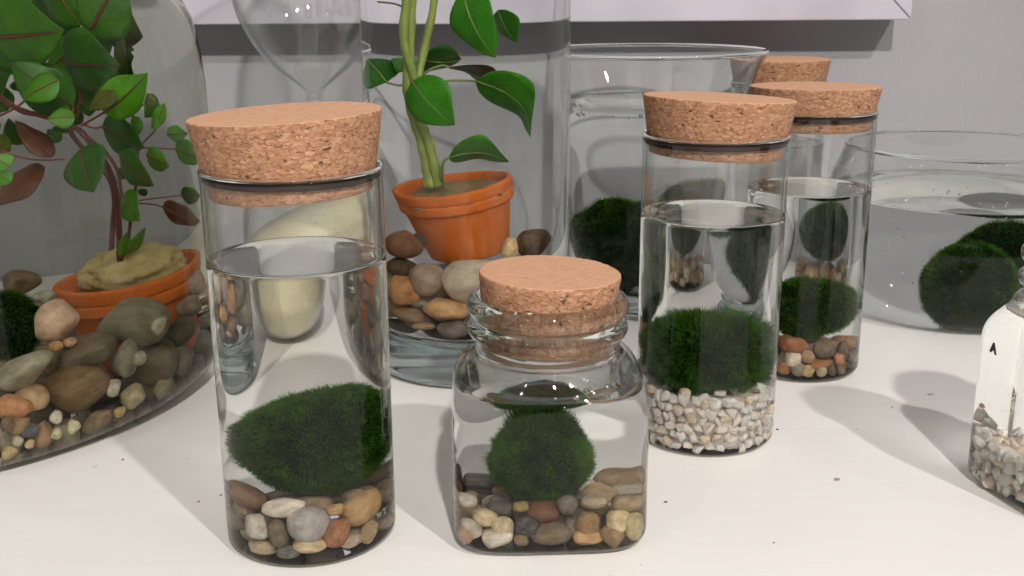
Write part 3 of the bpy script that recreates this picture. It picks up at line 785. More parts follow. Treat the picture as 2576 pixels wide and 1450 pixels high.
    ('leaf in the back layer', [-0.2179, 0.5468, 0.144], [-0.2093, 0.5408, 0.1358], [-0.0061, 0.0038, -0.0028], 0.23416760382465981, 'g'),
]
STEM_B1 = [
    ('stem', 0.003, [[-0.202, 0.51, 0.0647], [-0.2007, 0.51, 0.0833], [-0.199, 0.508, 0.0983], [-0.2017, 0.508, 0.1093], [-0.2067, 0.506, 0.1201], [-0.2124, 0.506, 0.1268], [-0.2233, 0.506, 0.1315], [-0.235, 0.508, 0.1343], [-0.249, 0.513, 0.142]]),
    ('stem', 0.0026, [[-0.2112, 0.518, 0.0635], [-0.2082, 0.518, 0.0821], [-0.2063, 0.518, 0.0932], [-0.2086, 0.518, 0.1044], [-0.2214, 0.518, 0.123], [-0.2197, 0.518, 0.1301]]),
    ('stem', 0.002, [[-0.2086, 0.506, 0.1232], [-0.1973, 0.503, 0.1143], [-0.1938, 0.503, 0.1043], [-0.1956, 0.506, 0.0875]]),
    ('stem', 0.0018, [[-0.2064, 0.522, 0.064], [-0.2033, 0.524, 0.0843], [-0.199, 0.524, 0.101], [-0.1951, 0.522, 0.1232], [-0.1945, 0.518, 0.1318]]),
    ('petiole', 0.0011, [[-0.208, 0.503, 0.1279], [-0.1977, 0.494, 0.1312], [-0.1877, 0.488, 0.1348]]),
    ('petiole', 0.0011, [[-0.2097, 0.506, 0.1285], [-0.206, 0.508, 0.1263], [-0.2013, 0.508, 0.1267]]),
    ('petiole', 0.0014, [[-0.213, 0.508, 0.1474], [-0.2046, 0.513, 0.1438], [-0.1994, 0.518, 0.1382]]),
    ('petiole', 0.0011, [[-0.2137, 0.504, 0.1271], [-0.2088, 0.498, 0.1319], [-0.2062, 0.496, 0.1362]]),
    ('petiole', 0.001, [[-0.2428, 0.508, 0.132], [-0.2348, 0.508, 0.1359], [-0.2268, 0.506, 0.142], [-0.2233, 0.506, 0.1487]]),
    ('petiole', 0.001, [[-0.247, 0.51, 0.1184], [-0.2361, 0.51, 0.1141], [-0.2264, 0.508, 0.1132], [-0.2191, 0.508, 0.1136]]),
    ('petiole', 0.0009, [[-0.1901, 0.518, 0.1181], [-0.1789, 0.51, 0.1233], [-0.1749, 0.508, 0.1264]]),
    ('petiole', 0.0009, [[-0.1924, 0.518, 0.116], [-0.1792, 0.514, 0.1157], [-0.1679, 0.513, 0.115]]),
    ('petiole', 0.0008, [[-0.1976, 0.522, 0.091], [-0.1874, 0.522, 0.0916], [-0.1747, 0.523, 0.0919]]),
    ('petiole', 0.0008, [[-0.1987, 0.522, 0.0897], [-0.1896, 0.52, 0.089], [-0.183, 0.518, 0.0877]]),
    ('petiole', 0.0014, [[-0.1971, 0.498, 0.1687], [-0.1992, 0.503, 0.1619], [-0.2101, 0.513, 0.1478], [-0.2135, 0.51, 0.1308]]),
    ('petiole', 0.0012, [[-0.2382, 0.513, 0.1854], [-0.2372, 0.513, 0.1804], [-0.2359, 0.513, 0.1721]]),
]

# ---------------------------------------------------------------- the setting
tab = obj('table_top', box_mesh('table_top', -1.4, 1.4, -0.7, 0.7595, -0.04, 0.0), TABLE)
tag(tab, 'white painted wooden table top with small pits', kind='structure')
wl = obj('wall', box_mesh('wall', -1.4, 1.4, 0.76, 0.80, -0.05, 1.2), WALL)
tag(wl, 'grey painted wall behind the jars', kind='structure')


def prism(name, poly, y0, y1, bev=0.0008):
    bm = bmesh.new()
    f = [bm.verts.new((x, y0, z)) for x, z in poly]
    b = [bm.verts.new((x, y1, z)) for x, z in poly]
    n = len(poly)
    bm.faces.new(f)
    bm.faces.new(b[::-1])
    for i in range(n):
        j = (i + 1) % n
        bm.faces.new((f[j], f[i], b[i], b[j]))
    bmesh.ops.recalc_face_normals(bm, faces=bm.faces[:])
    if bev:
        bmesh.ops.bevel(bm, geom=bm.edges[:], offset=bev, segments=2, affect='EDGES', profile=0.5)
    me = bpy.data.meshes.new(name)
    bm.to_mesh(me)
    bm.free()
    return me


fr = thing('picture_frame', (0, 0.7425, 0.1639), 'white lacquered frame hanging on the wall, its lower rail across the top', 'frame')
xl, xr, zb, w = -0.62, 0.2545, 0.0, 0.045
g = 0.00025
obj('rail', prism('bottom_rail', [(xl, zb), (xr, zb), (xr - w, zb + w), (xl + w, zb + w)], -0.0165, 0.0172), FRAME, fr)
obj('rail', prism('right_rail', [(xr, zb + g * 2), (xr, 0.5), (xr - w, 0.5 - w), (xr - w, zb + w + g * 2)], -0.0167, 0.0170), FRAME, fr)
obj('rail', prism('left_rail', [(xl, zb + g * 2), (xl + w, zb + w + g * 2), (xl + w, 0.5 - w), (xl, 0.5)], -0.0167, 0.0170), FRAME, fr)
obj('panel', box_mesh('panel', xl + w + 0.0005, xr - w - 0.0005, -0.004, 0.0168, zb + w + 0.0005, 0.455), FRAME, fr)

# ---------------------------------------------------------------- builders
rng = random.Random(7)


def ico(sub):
    bm = bmesh.new()
    bmesh.ops.create_icosphere(bm, subdivisions=sub, radius=1)
    return bm


def pebble_shapes(k, seed):
    out = []
    rr = random.Random(seed)
    for i in range(k):
        bm = ico(3)
        off = Vector((rr.uniform(-50, 50), rr.uniform(-50, 50), rr.uniform(-50, 50)))
        p = rr.uniform(2.1, 3.2)
        amp = rr.uniform(0.07, 0.17)
        for v in bm.verts:
            d = v.co.normalized()
            s = 1 / (abs(d.x) ** p + abs(d.y) ** p + abs(d.z) ** p) ** (1 / p)
            s *= 1 + amp * noise.noise(d * 1.1 + off) + amp * 0.45 * noise.noise(d * 2.6 + off) + 0.012 * noise.noise(d * 9 + off)
            v.co = d * s * 0.97
        me = bpy.data.meshes.new('pebble')
        bm.to_mesh(me)
        bm.free()
        me.polygons.foreach_set('use_smooth', [True] * len(me.polygons))
        me.materials.append(PEBBLE)
        out.append(me)
    return out


def chip_shapes(k, seed):
    out = []
    rr = random.Random(seed)
    for i in range(k):
        bm = bmesh.new()
        for _ in range(13):
            d = Vector((rr.gauss(0, 1), rr.gauss(0, 1), rr.gauss(0, 1))).normalized()
            bm.verts.new(d * rr.uniform(0.85, 1.05))
        r = bmesh.ops.convex_hull(bm, input=bm.verts[:])
        loose = [v for v in bm.verts if not v.link_faces]
        if loose:
            bmesh.ops.delete(bm, geom=loose, context='VERTS')
        bmesh.ops.dissolve_limit(bm, angle_limit=R(18), verts=bm.verts[:], edges=bm.edges[:])
        bmesh.ops.bevel(bm, geom=bm.edges[:], offset=0.10, segments=2, affect='EDGES', profile=0.6, clamp_overlap=True)
        bmesh.ops.triangulate(bm, faces=bm.faces[:])
        me = bpy.data.meshes.new('stone_chip')
        bm.to_mesh(me)
        bm.free()
        me.polygons.foreach_set('use_smooth', [True] * len(me.polygons))
        me.materials.append(CHIP)
        out.append(me)
    return out


def rock_shapes(k, seed):
    out = []
    rr = random.Random(seed)
    for i in range(k):
        bm = ico(3)
        off = Vector((rr.uniform(-50, 50), rr.uniform(-50, 50), rr.uniform(-50, 50)))
        planes = [(Vector((rr.gauss(0, 1), rr.gauss(0, 1), rr.gauss(0, 1))).normalized(), rr.uniform(0.70, 0.92)) for _ in range(9)]
        for v in bm.verts:
            d = v.co.normalized()
            p = d * (1.06 + 0.12 * noise.noise(d * 1.3 + off))
            for nrm, h_ in planes:
                q = p.dot(nrm)
                if q > h_:
                    p = p - nrm * (q - h_) * 0.86
            p = p * (1 + 0.035 * noise.noise(d * 4 + off) + 0.016 * noise.noise(d * 10 + off))
            v.co = p
        for _ in range(1):
            bmesh.ops.smooth_vert(bm, verts=bm.verts[:], factor=0.35, use_axis_x=True, use_axis_y=True, use_axis_z=True)
        me = bpy.data.meshes.new('rock')
        bm.to_mesh(me)
        bm.free()
        me.polygons.foreach_set('use_smooth', [True] * len(me.polygons))
        me.materials.append(PEBBLE)
        out.append(me)
    return out


PEB_SH = pebble_shapes(10, 3)
ROCK_SH = rock_shapes(12, 9)
PEB_SH += ROCK_SH[:4]
CHIP_SH = chip_shapes(12, 5)


def stone(name, me, loc, dims, rot, color, label, cat, group):
    o = bpy.data.objects.new(name, me)
    scene.collection.objects.link(o)
    o.location = loc
    o.scale = dims
    o.rotation_euler = rot
    g_ = sum(color) / 3
    o.color = (*[min(0.93, (q * 0.76 + g_ * 0.24) * (1.0 if cat == 'stone chip' else 1.12)) for q in color], 1)
    return tag(o, label, cat, group)


def place(rows, where, group, name='pebble', cat='pebble', seed=1):
    rr = random.Random(seed)
    for (lab, p, d, rot, col) in rows:
        me = (ROCK_SH if name == 'rock' else PEB_SH)[rr.randrange(len(ROCK_SH if name == 'rock' else PEB_SH))]
        stone(name, me, p, d, (rr.uniform(-0.12, 0.12), R(-rot), rr.uniform(-0.15, 0.15)), col, lab + ' ' + where, cat, group)


class Heap:
    """Settle stones one by one on a height map inside a vessel."""

    def __init__(self, inside, half, floor=0.003, cell=0.0006):
        self.c = cell
        self.half = half
        n = int(2 * half / cell) + 1
        ax = np.linspace(-half, half, n)
        self.X, self.Y = np.meshgrid(ax, ax, indexing='ij')
        self.h = np.full_like(self.X, floor)
        self.inside = inside

    def drop(self, rr, a, b, c, tries=10, bias=None):
        best = None
        for _ in range(tries):
            x, y = rr.uniform(-self.half, self.half), rr.uniform(-self.half, self.half)
            if not self.inside(x, y, max(a, b) * 0.92):
                continue
            th = rr.uniform(0, PI)
            dx, dy = self.X - x, self.Y - y
            u = (dx * math.cos(th) + dy * math.sin(th)) / a
            v = (-dx * math.sin(th) + dy * math.cos(th)) / b
            q = u * u + v * v
            m = q < 0.8
            low = c * np.sqrt(1 - q[m])
            z = float(np.max(self.h[m] + low * 0.78)) if m.any() else 0
            if best is None or z < best[0]:
                best = (z, x, y, th, m, low)
        if best is None:
            return None
        z, x, y, th, m, low = best
        self.h[m] = np.maximum(self.h[m], z + low * 0.74)
        return x, y, z, th


def moss(name, loc, dims, rot_y, label, n=9000, ln=0.0032, seed=0, amp=0.10, width=0.000085, category='moss ball', squash=None):
    n = int(n * 2.1)
    ln *= 0.88
    rr = np.random.RandomState(seed)
    off = Vector((seed * 3.1, seed * 1.7, 0.3))

    def f(d):
        s = 1 + amp * noise.noise(d * 1.6 + off) + amp * 0.5 * noise.noise(d * 4 + off)
        if squash:
            s *= squash(d)
        return s
    bm = ico(4)
    for v in bm.verts:
        d = v.co.normalized()
        s = f(d) * (1 + 0.02 * noise.noise(d * 14 + off))
        v.co = Vector((d.x * dims[0], d.y * dims[1], d.z * dims[2])) * s
    me = bpy.data.meshes.new(name)
    bm.to_mesh(me)
    bm.free()
    me.polygons.foreach_set('use_smooth', [True] * len(me.polygons))
    core = obj(name, me, MOSS_CORE)
    core.location = loc
    core.rotation_euler = (0, R(-rot_y), 0)
    tag(core, label, category, 'green moss balls in water')
    verts, faces = [], []
    ds = rr.normal(size=(n, 3))
    ds /= np.linalg.norm(ds, axis=1)[:, None]
    rnd = rr.normal(size=(n, 3)) * 0.20
    L = ln * (0.55 + 0.75 * rr.rand(n))
    wv = rr.normal(size=(n, 3))
    for i in range(n):
        d = Vector(ds[i])
        s = f(d)
        cl = noise.noise(d * 8 + off)
        L[i] *= 0.9 + 0.5 * cl
        rnd[i] += np.array(noise.noise_vector(d * 6 + off)) * 0.22
        p = Vector((d.x * dims[0], d.y * dims[1], d.z * dims[2])) * s
        nr = Vector((d.x / dims[0], d.y / dims[1], d.z / dims[2])).normalized()
        dr = (nr + Vector(rnd[i])).normalized()
        sd = dr.cross(Vector(wv[i])).normalized() * width
        b0 = p - nr * 0.0006
        m = b0 + dr * (L[i] * 0.55)
        t = b0 + (dr * 0.9 + Vector(rnd[i]) * 0.35 + Vector((0, 0, -0.05))).normalized() * L[i]
        k = len(verts)
        verts += [b0 - sd, b0 + sd, m + sd * 0.8, m - sd * 0.8, t]
        faces += [(k, k + 1, k + 2, k + 3), (k + 3, k + 2, k + 4)]
    fz = obj('filaments', make_mesh('filaments', verts, faces), MOSS, core)
    fz['kind'] = 'stuff'
    return core


def cork(loc, z0, z1, r0, r1, label, tilt=(0, 0), seed=0, spin=0.0, group='cork stoppers', band=None):
    rr = random.Random(seed)
    off = Vector((seed * 5.3, 1.2, 7.7))

    def wob(a, r, z, j):
        q = Vector((r * math.cos(a), r * math.sin(a), z))
        big = noise.noise(q * 420 + off)
        sm = noise.noise(q * 1300 + off)
        e = 0.00016 * big + 0.00012 * sm
        return e - (0.0003 if big < -0.42 else 0), e * 0.7
    prof = [(0, z0)] + spaced((r0 * 0.2, z0), (r0 - 0.0004, z0), 5)
    prof += [(r0, z0 + 0.0004)] + spaced((r0, z0 + 0.0008), (r1, z1 - 0.0008), 22)[1:] + [(r1 - 0.0001, z1 - 0.0003), (r1 - 0.0005, z1)]
    prof += spaced((r1 - 0.001, z1), (r1 * 0.08, z1), 16) + [(0, z1)]
    prof = [(r, z - z0) for r, z in prof]
    o = obj('cork_stopper', lathe_mesh('cork_stopper', prof, 168, wob=wob), CORK)
    o.location = (loc[0], loc[1], z0)
    o.rotation_euler = (R(tilt[0]), R(tilt[1]), spin)
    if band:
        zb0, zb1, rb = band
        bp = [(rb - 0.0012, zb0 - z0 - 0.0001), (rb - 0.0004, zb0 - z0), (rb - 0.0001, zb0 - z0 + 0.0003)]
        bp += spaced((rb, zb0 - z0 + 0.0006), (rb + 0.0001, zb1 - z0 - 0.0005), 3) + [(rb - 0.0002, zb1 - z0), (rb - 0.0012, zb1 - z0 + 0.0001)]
        bd = obj('dark_band', lathe_mesh('dark_band', bp, 128), DARK_CORK, o)
        bd['label'] = 'dark glossy ring around the cork just below the glass rim'
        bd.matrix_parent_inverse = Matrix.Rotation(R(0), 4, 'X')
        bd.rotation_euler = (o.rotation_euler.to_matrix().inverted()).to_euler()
    return tag(o, label, 'cork', group)


def rim_mesh(r, z, w_, h_):
    return lathe_mesh('rim', [(r + w_ * math.cos(R(-k * 30)), z - h_ * math.sin(R(-k * 30))) for k in range(12)][::-1] + [(r + w_ * math.cos(R(-330)), z - h_ * math.sin(R(-330)))], 128)


def vial(loc, Rv, H, zw, label, group='corked glass vials'):
    t = thing('glass_vial', (loc[0], loc[1], 0), label, 'vial', group)
    rc = 0.0034
    prof = [(0, 0.0016), (Rv * 0.5, 0.0013), (Rv * 0.72, 0.0008)] + arc(Rv - rc, 0.0006 + rc, rc, -88, 0, 9)
    prof += spaced((Rv, 0.0006 + rc + 0.002), (Rv, zw - 0.001), 8)
    prof += [(Rv, zw + 0.0006), (Rv - 0.00025, zw + 0.0010), (Rv - 0.0006, zw + 0.0008), (Rv - 0.0011, zw + 0.0004), (Rv - 0.002, zw + 0.0001), (Rv - 0.0035, zw)]
    prof += [(Rv * 0.7, zw), (Rv * 0.35, zw), (0, zw)]
    obj('water', lathe_mesh('water', prof, 128), WATER, t)
    th = 0.0013
    z0 = zw + 0.0013
    gp = [(Rv - th, z0)] + [(Rv, z0)] + spaced((Rv, z0 + 0.001), (Rv, H - 0.003), 6) + [(Rv + 0.0002, H - 0.0018)]
    gp += arc(Rv - 0.0006, H - 0.0009, 0.0009, 0, 180, 8) + [(Rv - th - 0.0001, H - 0.003)] + spaced((Rv - th, H - 0.004), (Rv - th, z0), 6)
    obj('glass', lathe_mesh('glass', gp, 128), GLASS, t)
    obj('rim', rim_mesh(Rv - 0.0004, H + 0.0002, 0.0008, 0.0007), THICK, t)
    return t


# ---------------------------------------------------------------- tall corked vials
J1 = (-0.0714, 0.360)
J3 = (0.0822, 0.447)
J4 = (0.1445, 0.534)
J5 = (0.1666, 0.700)
vial(J1, 0.0294, 0.1297, 0.0995, 'tall round glass vial with water, pebbles and a moss ball, front left')
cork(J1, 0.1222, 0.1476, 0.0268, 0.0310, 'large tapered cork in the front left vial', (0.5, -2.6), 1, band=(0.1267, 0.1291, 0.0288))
vial(J3, 0.0292, 0.1282, 0.0955, 'round glass vial of water over white stone chips and a moss ball')
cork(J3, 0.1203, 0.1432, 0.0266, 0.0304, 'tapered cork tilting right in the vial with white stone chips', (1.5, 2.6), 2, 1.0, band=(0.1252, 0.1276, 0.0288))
vial(J4, 0.0292, 0.1280, 0.0905, 'glass vial with brown pebbles and moss, behind the white chip vial')
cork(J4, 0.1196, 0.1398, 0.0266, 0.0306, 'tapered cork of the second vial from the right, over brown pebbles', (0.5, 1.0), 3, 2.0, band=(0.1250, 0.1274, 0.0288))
vial(J5, 0.0292, 0.1280, 0.0900, 'hindmost glass vial, seen through the vial before it')
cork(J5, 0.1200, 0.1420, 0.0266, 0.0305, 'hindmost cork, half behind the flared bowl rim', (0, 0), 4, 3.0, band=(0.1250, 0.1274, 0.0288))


def tan_label(s):
    return s


place(PEB_J1, 'in the front left vial', 'pebbles in the front left vial', seed=11)
place(PEB_SJ, 'in the square jar', 'pebbles in the square jar', seed=12)
place(PEB_J4, 'in the vial behind the white chips', 'pebbles in the vial behind the white chips', seed=13)
place([(a, b, c, d, tuple(min(0.8, q * 1.5) for q in e)) for a, b, c, d, e in ROCK_B1], 'in the big left bowl', 'rocks in the big left bowl', 'rock', 'rock', seed=14)
place(ROCK_V7, 'in the tall vase', 'rocks in the tall vase', 'rock', 'rock', seed=15)

BROWNS = [(0.30, 0.20, 0.11), (0.20, 0.15, 0.10), (0.42, 0.33, 0.22), (0.38, 0.19, 0.08), (0.15, 0.13, 0.12), (0.48, 0.42, 0.34), (0.26, 0.22, 0.16)]


def fill(center, inside, half, n, size, label, group, seed, colors=BROWNS, floor=0.003, zmax=0.03, shapes=None, name='pebble', cat='pebble', pre=None, flat=0.75):
    rr = random.Random(seed)
    hp = Heap(inside, half, floor)
    if pre:
        pre(hp)
    k = 0
    shapes = shapes or (ROCK_SH if name == 'rock' else PEB_SH)
    for i in range(n):
        a = rr.uniform(*size)
        b = a * rr.uniform(0.7, 0.95)
        c = a * rr.uniform(flat * 0.75, flat * 1.1)
        r = hp.drop(rr, a, b, c)
        if r is None or r[2] > zmax:
            continue
        x, y, z, th = r
        k += 1
        col = colors[rr.randrange(len(colors))]
        j = rr.uniform(0.85, 1.12)
        stone(name, shapes[rr.randrange(len(shapes))], (center[0] + x, center[1] + y, z), (a, b, c),
              (rr.uniform(-0.35, 0.35), rr.uniform(-0.35, 0.35), th), tuple(min(0.92, q * j) for q in col), label, cat, group)
    return k


def disk(r):
    return lambda x, y, m: x * x + y * y < (r - m) ** 2


def behind(r, y0):
    return lambda x, y, m: x * x + y * y < (r - m) ** 2 and y > y0


fill(J1, behind(0.0285, -0.012), 0.0285, 46, (0.0038, 0.0062), 'small brown pebble packed at the back of the front left vial', 'pebbles at the back of the front left vial', 21, zmax=0.017)
fill(J4, behind(0.0283, -0.013), 0.0283, 40, (0.0035, 0.0060), 'brown pebble packed at the back of the vial behind the white chips', 'pebbles at the back of the vial behind the white chips', 22, zmax=0.016)
fill(J5, disk(0.0283), 0.0283, 60, (0.0034, 0.0056), 'tan pebble at the bottom of the hindmost vial', 'pebbles in the hindmost vial', 23, colors=[(0.5, 0.32, 0.16), (0.55, 0.4, 0.25), (0.42, 0.24, 0.1), (0.6, 0.5, 0.38)], zmax=0.017)
fill((0.0122, 0.370), lambda x, y, m: abs(x) < 0.0295 - m and abs(y) < 0.0295 - m and y > -0.014, 0.0295, 60, (0.0034, 0.0058), 'small brown pebble packed at the back of the square jar', 'pebbles at the back of the square jar', 24, zmax=0.013)

WHITES = [(0.90, 0.78, 0.70), (0.91, 0.82, 0.75), (0.89, 0.75, 0.65), (0.91, 0.83, 0.76), (0.88, 0.74, 0.63), (0.90, 0.80, 0.72), (0.91, 0.81, 0.73), (0.85, 0.65, 0.46)]


def hollow(r, z):
    def pre(hp):
        hp.h[(hp.X ** 2 + hp.Y ** 2) < r * r] = z
    return pre




def wall_chips(loc, rad, layers, per, top_z, top_r, size, label, group, seed, rz=0.0, arc_deg=(150, 390), n_top=40):
    """Chips pressed against the glass, course by course, and a loose layer on top."""
    rr = random.Random(seed)

    def put(x, y, z):
        a = rr.uniform(*size)
        d_ = (a, a * rr.uniform(0.7, 0.95), a * rr.uniform(0.6, 0.9))
        c, s_ = math.cos(rz), math.sin(rz)
        col = WHITES[rr.randrange(len(WHITES))]
        j_ = rr.uniform(0.9, 1.02)
        stone('stone_chip', CHIP_SH[rr.randrange(len(CHIP_SH))], (loc[0] + x * c - y * s_, loc[1] + x * s_ + y * c, z), d_,
              (rr.uniform(-0.9, 0.9), rr.uniform(-0.9, 0.9), rr.uniform(0, 6)), tuple(min(0.93, q * j_) for q in col), label, 'stone chip', group)
    for k, z in enumerate(layers):
        for q in range(per):
            a = R(arc_deg[0] + (arc_deg[1] - arc_deg[0]) * (q + 0.5 * (k % 2) + rr.uniform(-0.22, 0.22)) / per)
            r_ = rad(a) - rr.uniform(0.0, 0.0012)
            put(r_ * math.cos(a), r_ * math.sin(a), z + rr.uniform(-0.0007, 0.0007))
    for _ in range(n_top):
        a, u = rr.uniform(0, 2 * PI), math.sqrt(rr.uniform(0, 1))
        r_ = top_r(a) * u
        put(r_ * math.cos(a), r_ * math.sin(a), top_z + rr.uniform(-0.0008, 0.0012))


wall_chips(J3, lambda a: 0.0258, [0.0042, 0.0080, 0.0118, 0.0156, 0.0194, 0.0230], 25, 0.0246, lambda a: 0.025, (0.0026, 0.0040),
           'pinkish white stone chip in the gravel bed of the middle vial', 'white stone chips in the middle vial', 31)



def gravel_core(loc, r, z0, z1, label, square=None, rz=0.0):
    off = Vector((loc[0] * 90, 2.0, 5.0))

    def wob(a, rr_, z, j):
        q = Vector((rr_ * math.cos(a), rr_ * math.sin(a), z)) * 330 + off
        e = noise.cell(q) * 0.0012 + noise.noise(q * 0.8) * 0.0009
        return -e, e * 0.6
    prof = [(0, z0)] + spaced((r * 0.3, z0), (r, z0), 3) + spaced((r, z0 + 0.001), (r, z1 - 0.001), 14) + spaced((r - 0.001, z1), (r * 0.1, z1), 12) + [(0, z1)]
    o = obj('gravel', lathe_mesh('gravel', prof, 96, square=square, wob=wob), CHIP)
    o.location = (loc[0], loc[1], 0)
    o.rotation_euler = (0, 0, rz)
    o.color = (0.86, 0.76, 0.69, 1)
    return tag(o, label, 'gravel', kind='stuff')


gravel_core(J3, 0.0232, 0.003, 0.0232, 'pinkish white gravel at the heart of the middle vial')

# ---------------------------------------------------------------- moss balls


def flat_top(d):
    return 1 - 0.16 * max(0.0, d.z) ** 2 + 0.05 * max(0.0, d.x)


moss('moss_ball', (-0.0690, 0.3615, 0.0380), (0.0205, 0.0200, 0.0182), 15, 'dark green moss ball tilted up to the right in the front left vial', 16000, 0.0030, 1, 0.10, squash=flat_top)
moss('moss_ball', (0.0100, 0.3655, 0.0280), (0.0162, 0.0156, 0.0150), 0, 'round dark green moss ball in the square jar', 16000, 0.0030, 2, 0.10,
     squash=lambda d: 1 + 0.10 * max(0.0, d.z) ** 4 - 0.06 * abs(d.x) * max(0, d.z))
moss('moss_ball', (0.0826, 0.4455, 0.0385), (0.0196, 0.0190, 0.0162), 0, 'shaggy moss ball on white chips in the middle vial', 13000, 0.0050, 3, 0.26)
moss('moss_ball', (0.1475, 0.5350, 0.0325), (0.0165, 0.0170, 0.0140), 4, 'moss ball on brown pebbles in the vial behind the white chips', 8000, 0.0030, 4, 0.08)
moss('moss_ball', (0.1680, 0.7000, 0.0385), (0.0185, 0.0180, 0.0180), 0, 'dark moss ball in the hindmost vial', 5000, 0.0026, 5, 0.06)

# ---------------------------------------------------------------- square jar
SQ = (0.0122, 0.3702)


def smooth(a, b, x):
    t = max(0.0, min(1.0, (x - a) / (b - a)))
    return t * t * (3 - 2 * t)


def jar(name, loc, hw, e_body, z_sh, z_nk, r_nk, zw, rings, z_lip, r_lip, label, cat, rz=0.0, th=0.0021):
    t = thing(name, (loc[0], loc[1], 0), label, cat)
    t.rotation_euler = (0, 0, rz)

    def sq(z):
        return e_body + (2.0 - e_body) * smooth(z_sh - 0.001, z_nk - 0.005, z)

    def rad(z):
        if z <= z_sh:
            return hw
        u = min(1.0, (z - z_sh) / (z_nk - z_sh))
        return r_nk + (hw - r_nk) * math.sqrt(max(0.0, 1 - u * u)) if u < 1 else r_nk
    rc = hw * 0.17
    prof = [(0, 0.0022), (hw * 0.45, 0.0019), (hw * 0.66, 0.0010)] + arc(hw - rc, 0.0006 + rc, rc, -86, 0, 9)
    prof += spaced((hw, 0.0006 + rc + 0.002), (hw, z_sh - 0.001), 7)
    zs = [z_sh + (zw - z_sh) * k / 8 for k in range(9)]
    prof += [(rad(z), z) for z in zs]
    rw = rad(zw)
    prof += [(rw - 0.0012, zw + 0.0006), (rw - 0.0022, zw + 0.0003), (rw - 0.0035, zw), (rw * 0.6, zw), (0, zw)]
    obj('water', lathe_mesh('water', prof, 192, square=sq), WATER, t)
    outer = [(rad(z), z) for z in [zw + 0.0006 + (z_nk - zw - 0.0006) * k / 8 for k in range(9)]]
    for (z0, z1, rr_) in rings:
        cz = (z0 + z1) / 2
        outer += [(r_nk, z0 - 0.0006)] + [(r_nk + (rr_ - r_nk) * math.cos(a), cz + (z1 - z0) / 2 * math.sin(a)) for a in [R(-80 + 160 * k / 10) for k in range(11)]]
    outer += [(r_nk - 0.0003, z_lip)]
    inner = [(r_nk - th, z_lip - 0.0008)] + spaced((r_nk - th, z_lip - 0.002), (r_nk - th, z_nk), 4)
    inner += [(rad(z) - th, z) for z in [z_nk - (z_nk - zw - 0.0012) * k / 6 for k in range(1, 7)]]
    no, ni = 9, len(inner) - 6                  # the shoulder is blown thin, the threaded neck is thick
    sh = outer[:no] + inner[ni:] + [outer[0]]
    obj('shoulder', lathe_mesh('shoulder', sh, 160, square=sq), GLASS, t)
    nk = [(r_nk + 0.0001, z_nk + 0.0003)] + outer[no:] + inner[:ni - 1] + [(r_nk - th, z_nk + 0.0003), (r_nk + 0.0001, z_nk + 0.0003)]
    obj('neck', lathe_mesh('neck', nk, 160, square=sq), THICK, t)
    return t


jar('square_jar', SQ, 0.0337, 5.0, 0.0485, 0.0645, 0.0252, 0.0548, [(0.0695, 0.0755, 0.0279), (0.0770, 0.0838, 0.0281)], 0.0840, 0.028,
    'square glass jar with threaded neck, pebbles and a round moss ball, front centre', 'jar', R(2))
cork(SQ, 0.0670, 0.0917, 0.0222, 0.0244, 'flat cork in the square jar at the front centre', (1.0, 1.8), 6, 0.5)

BT = (0.2040, 0.3860)
bt = jar('small_bottle', BT, 0.0243, 6.0, 0.0590, 0.0775, 0.0176, 0.0705, [(0.0800, 0.0860, 0.0206), (0.0885, 0.0955, 0.0205)], 0.0958, 0.0205,
         'small square glass bottle with white stone chips, cut by the right edge', 'bottle', R(14))
cork(BT, 0.0860, 0.1030, 0.0150, 0.0165, 'small cork at the right edge, in the small square bottle', (0, 0), 7, 0.2)
def sq_r(h_):
    return lambda a: h_ / (abs(math.cos(a)) ** 5 + abs(math.sin(a)) ** 5) ** 0.2


wall_chips(BT, sq_r(0.0208), [0.0046, 0.0088, 0.0130, 0.0168], 14, 0.0180, sq_r(0.020), (0.0030, 0.0046),
           'pinkish white stone chip in the small bottle at the right edge', 'white stone chips in the small bottle', 32, R(14), (90, 290), 30)
gravel_core(BT, 0.0182, 0.003, 0.0165, 'pinkish white gravel at the heart of the small bottle', lambda z: 5.0, R(14))
ink = mat_plain('dark_print', (0.03, 0.025, 0.022), 0.6)
m1 = obj('printed_mark', prism('printed_mark', [(-0.0012, -0.0016), (0.0004, 0.0022), (0.0012, 0.0022), (0.0028, -0.0020), (0.0018, -0.0020), (0.0013, -0.0008), (0.0008, -0.0004), (0.0002, -0.0016), (-0.0004, -0.0018)], -0.00012, 0.00012, 0), ink, bt)
m1.location = (-0.02455, 0.0115, 0.0560)
m1.rotation_euler = (0, 0, R(-90))

# ---------------------------------------------------------------- tall vase with a potted plant
V7 = (-0.0214, 0.548)
t = thing('tall_vase', (V7[0], V7[1], 0), 'tall clear glass cylinder vase with thick base, holding a potted water plant', 'vase')
RV = 0.0504
base = [(0, 0.0045), (0.02, 0.0038), (0.034, 0.0016), (0.040, 0.0006)] + arc(RV - 0.006, 0.0066, 0.006, -85, 0, 8) + spaced((RV, 0.008), (RV, 0.0235), 5) + [(RV - 0.0005, 0.0242), (RV - 0.003, 0.0244), (0.03, 0.0230), (0, 0.0222)]
obj('glass_base', lathe_mesh('glass_base', base, 128), THICK_TEAL, t)
wat = [(0, 0.0226), (0.03, 0.0234), (RV - 0.003, 0.0248), (RV - 0.0006, 0.0252), (RV, 0.0260)] + spaced((RV, 0.03), (RV, 0.232), 14) + [(RV - 0.0008, 0.2335), (RV - 0.003, 0.233), (0.02, 0.233), (0, 0.233)]
obj('water', lathe_mesh('water', wat, 128), WATER, t)
gp = [(RV - 0.002, 0.2340), (RV, 0.2340), (RV, 0.262)] + arc(RV - 0.001, 0.263, 0.001, 0, 180, 6) + [(RV - 0.002, 0.262), (RV - 0.002, 0.2340)]
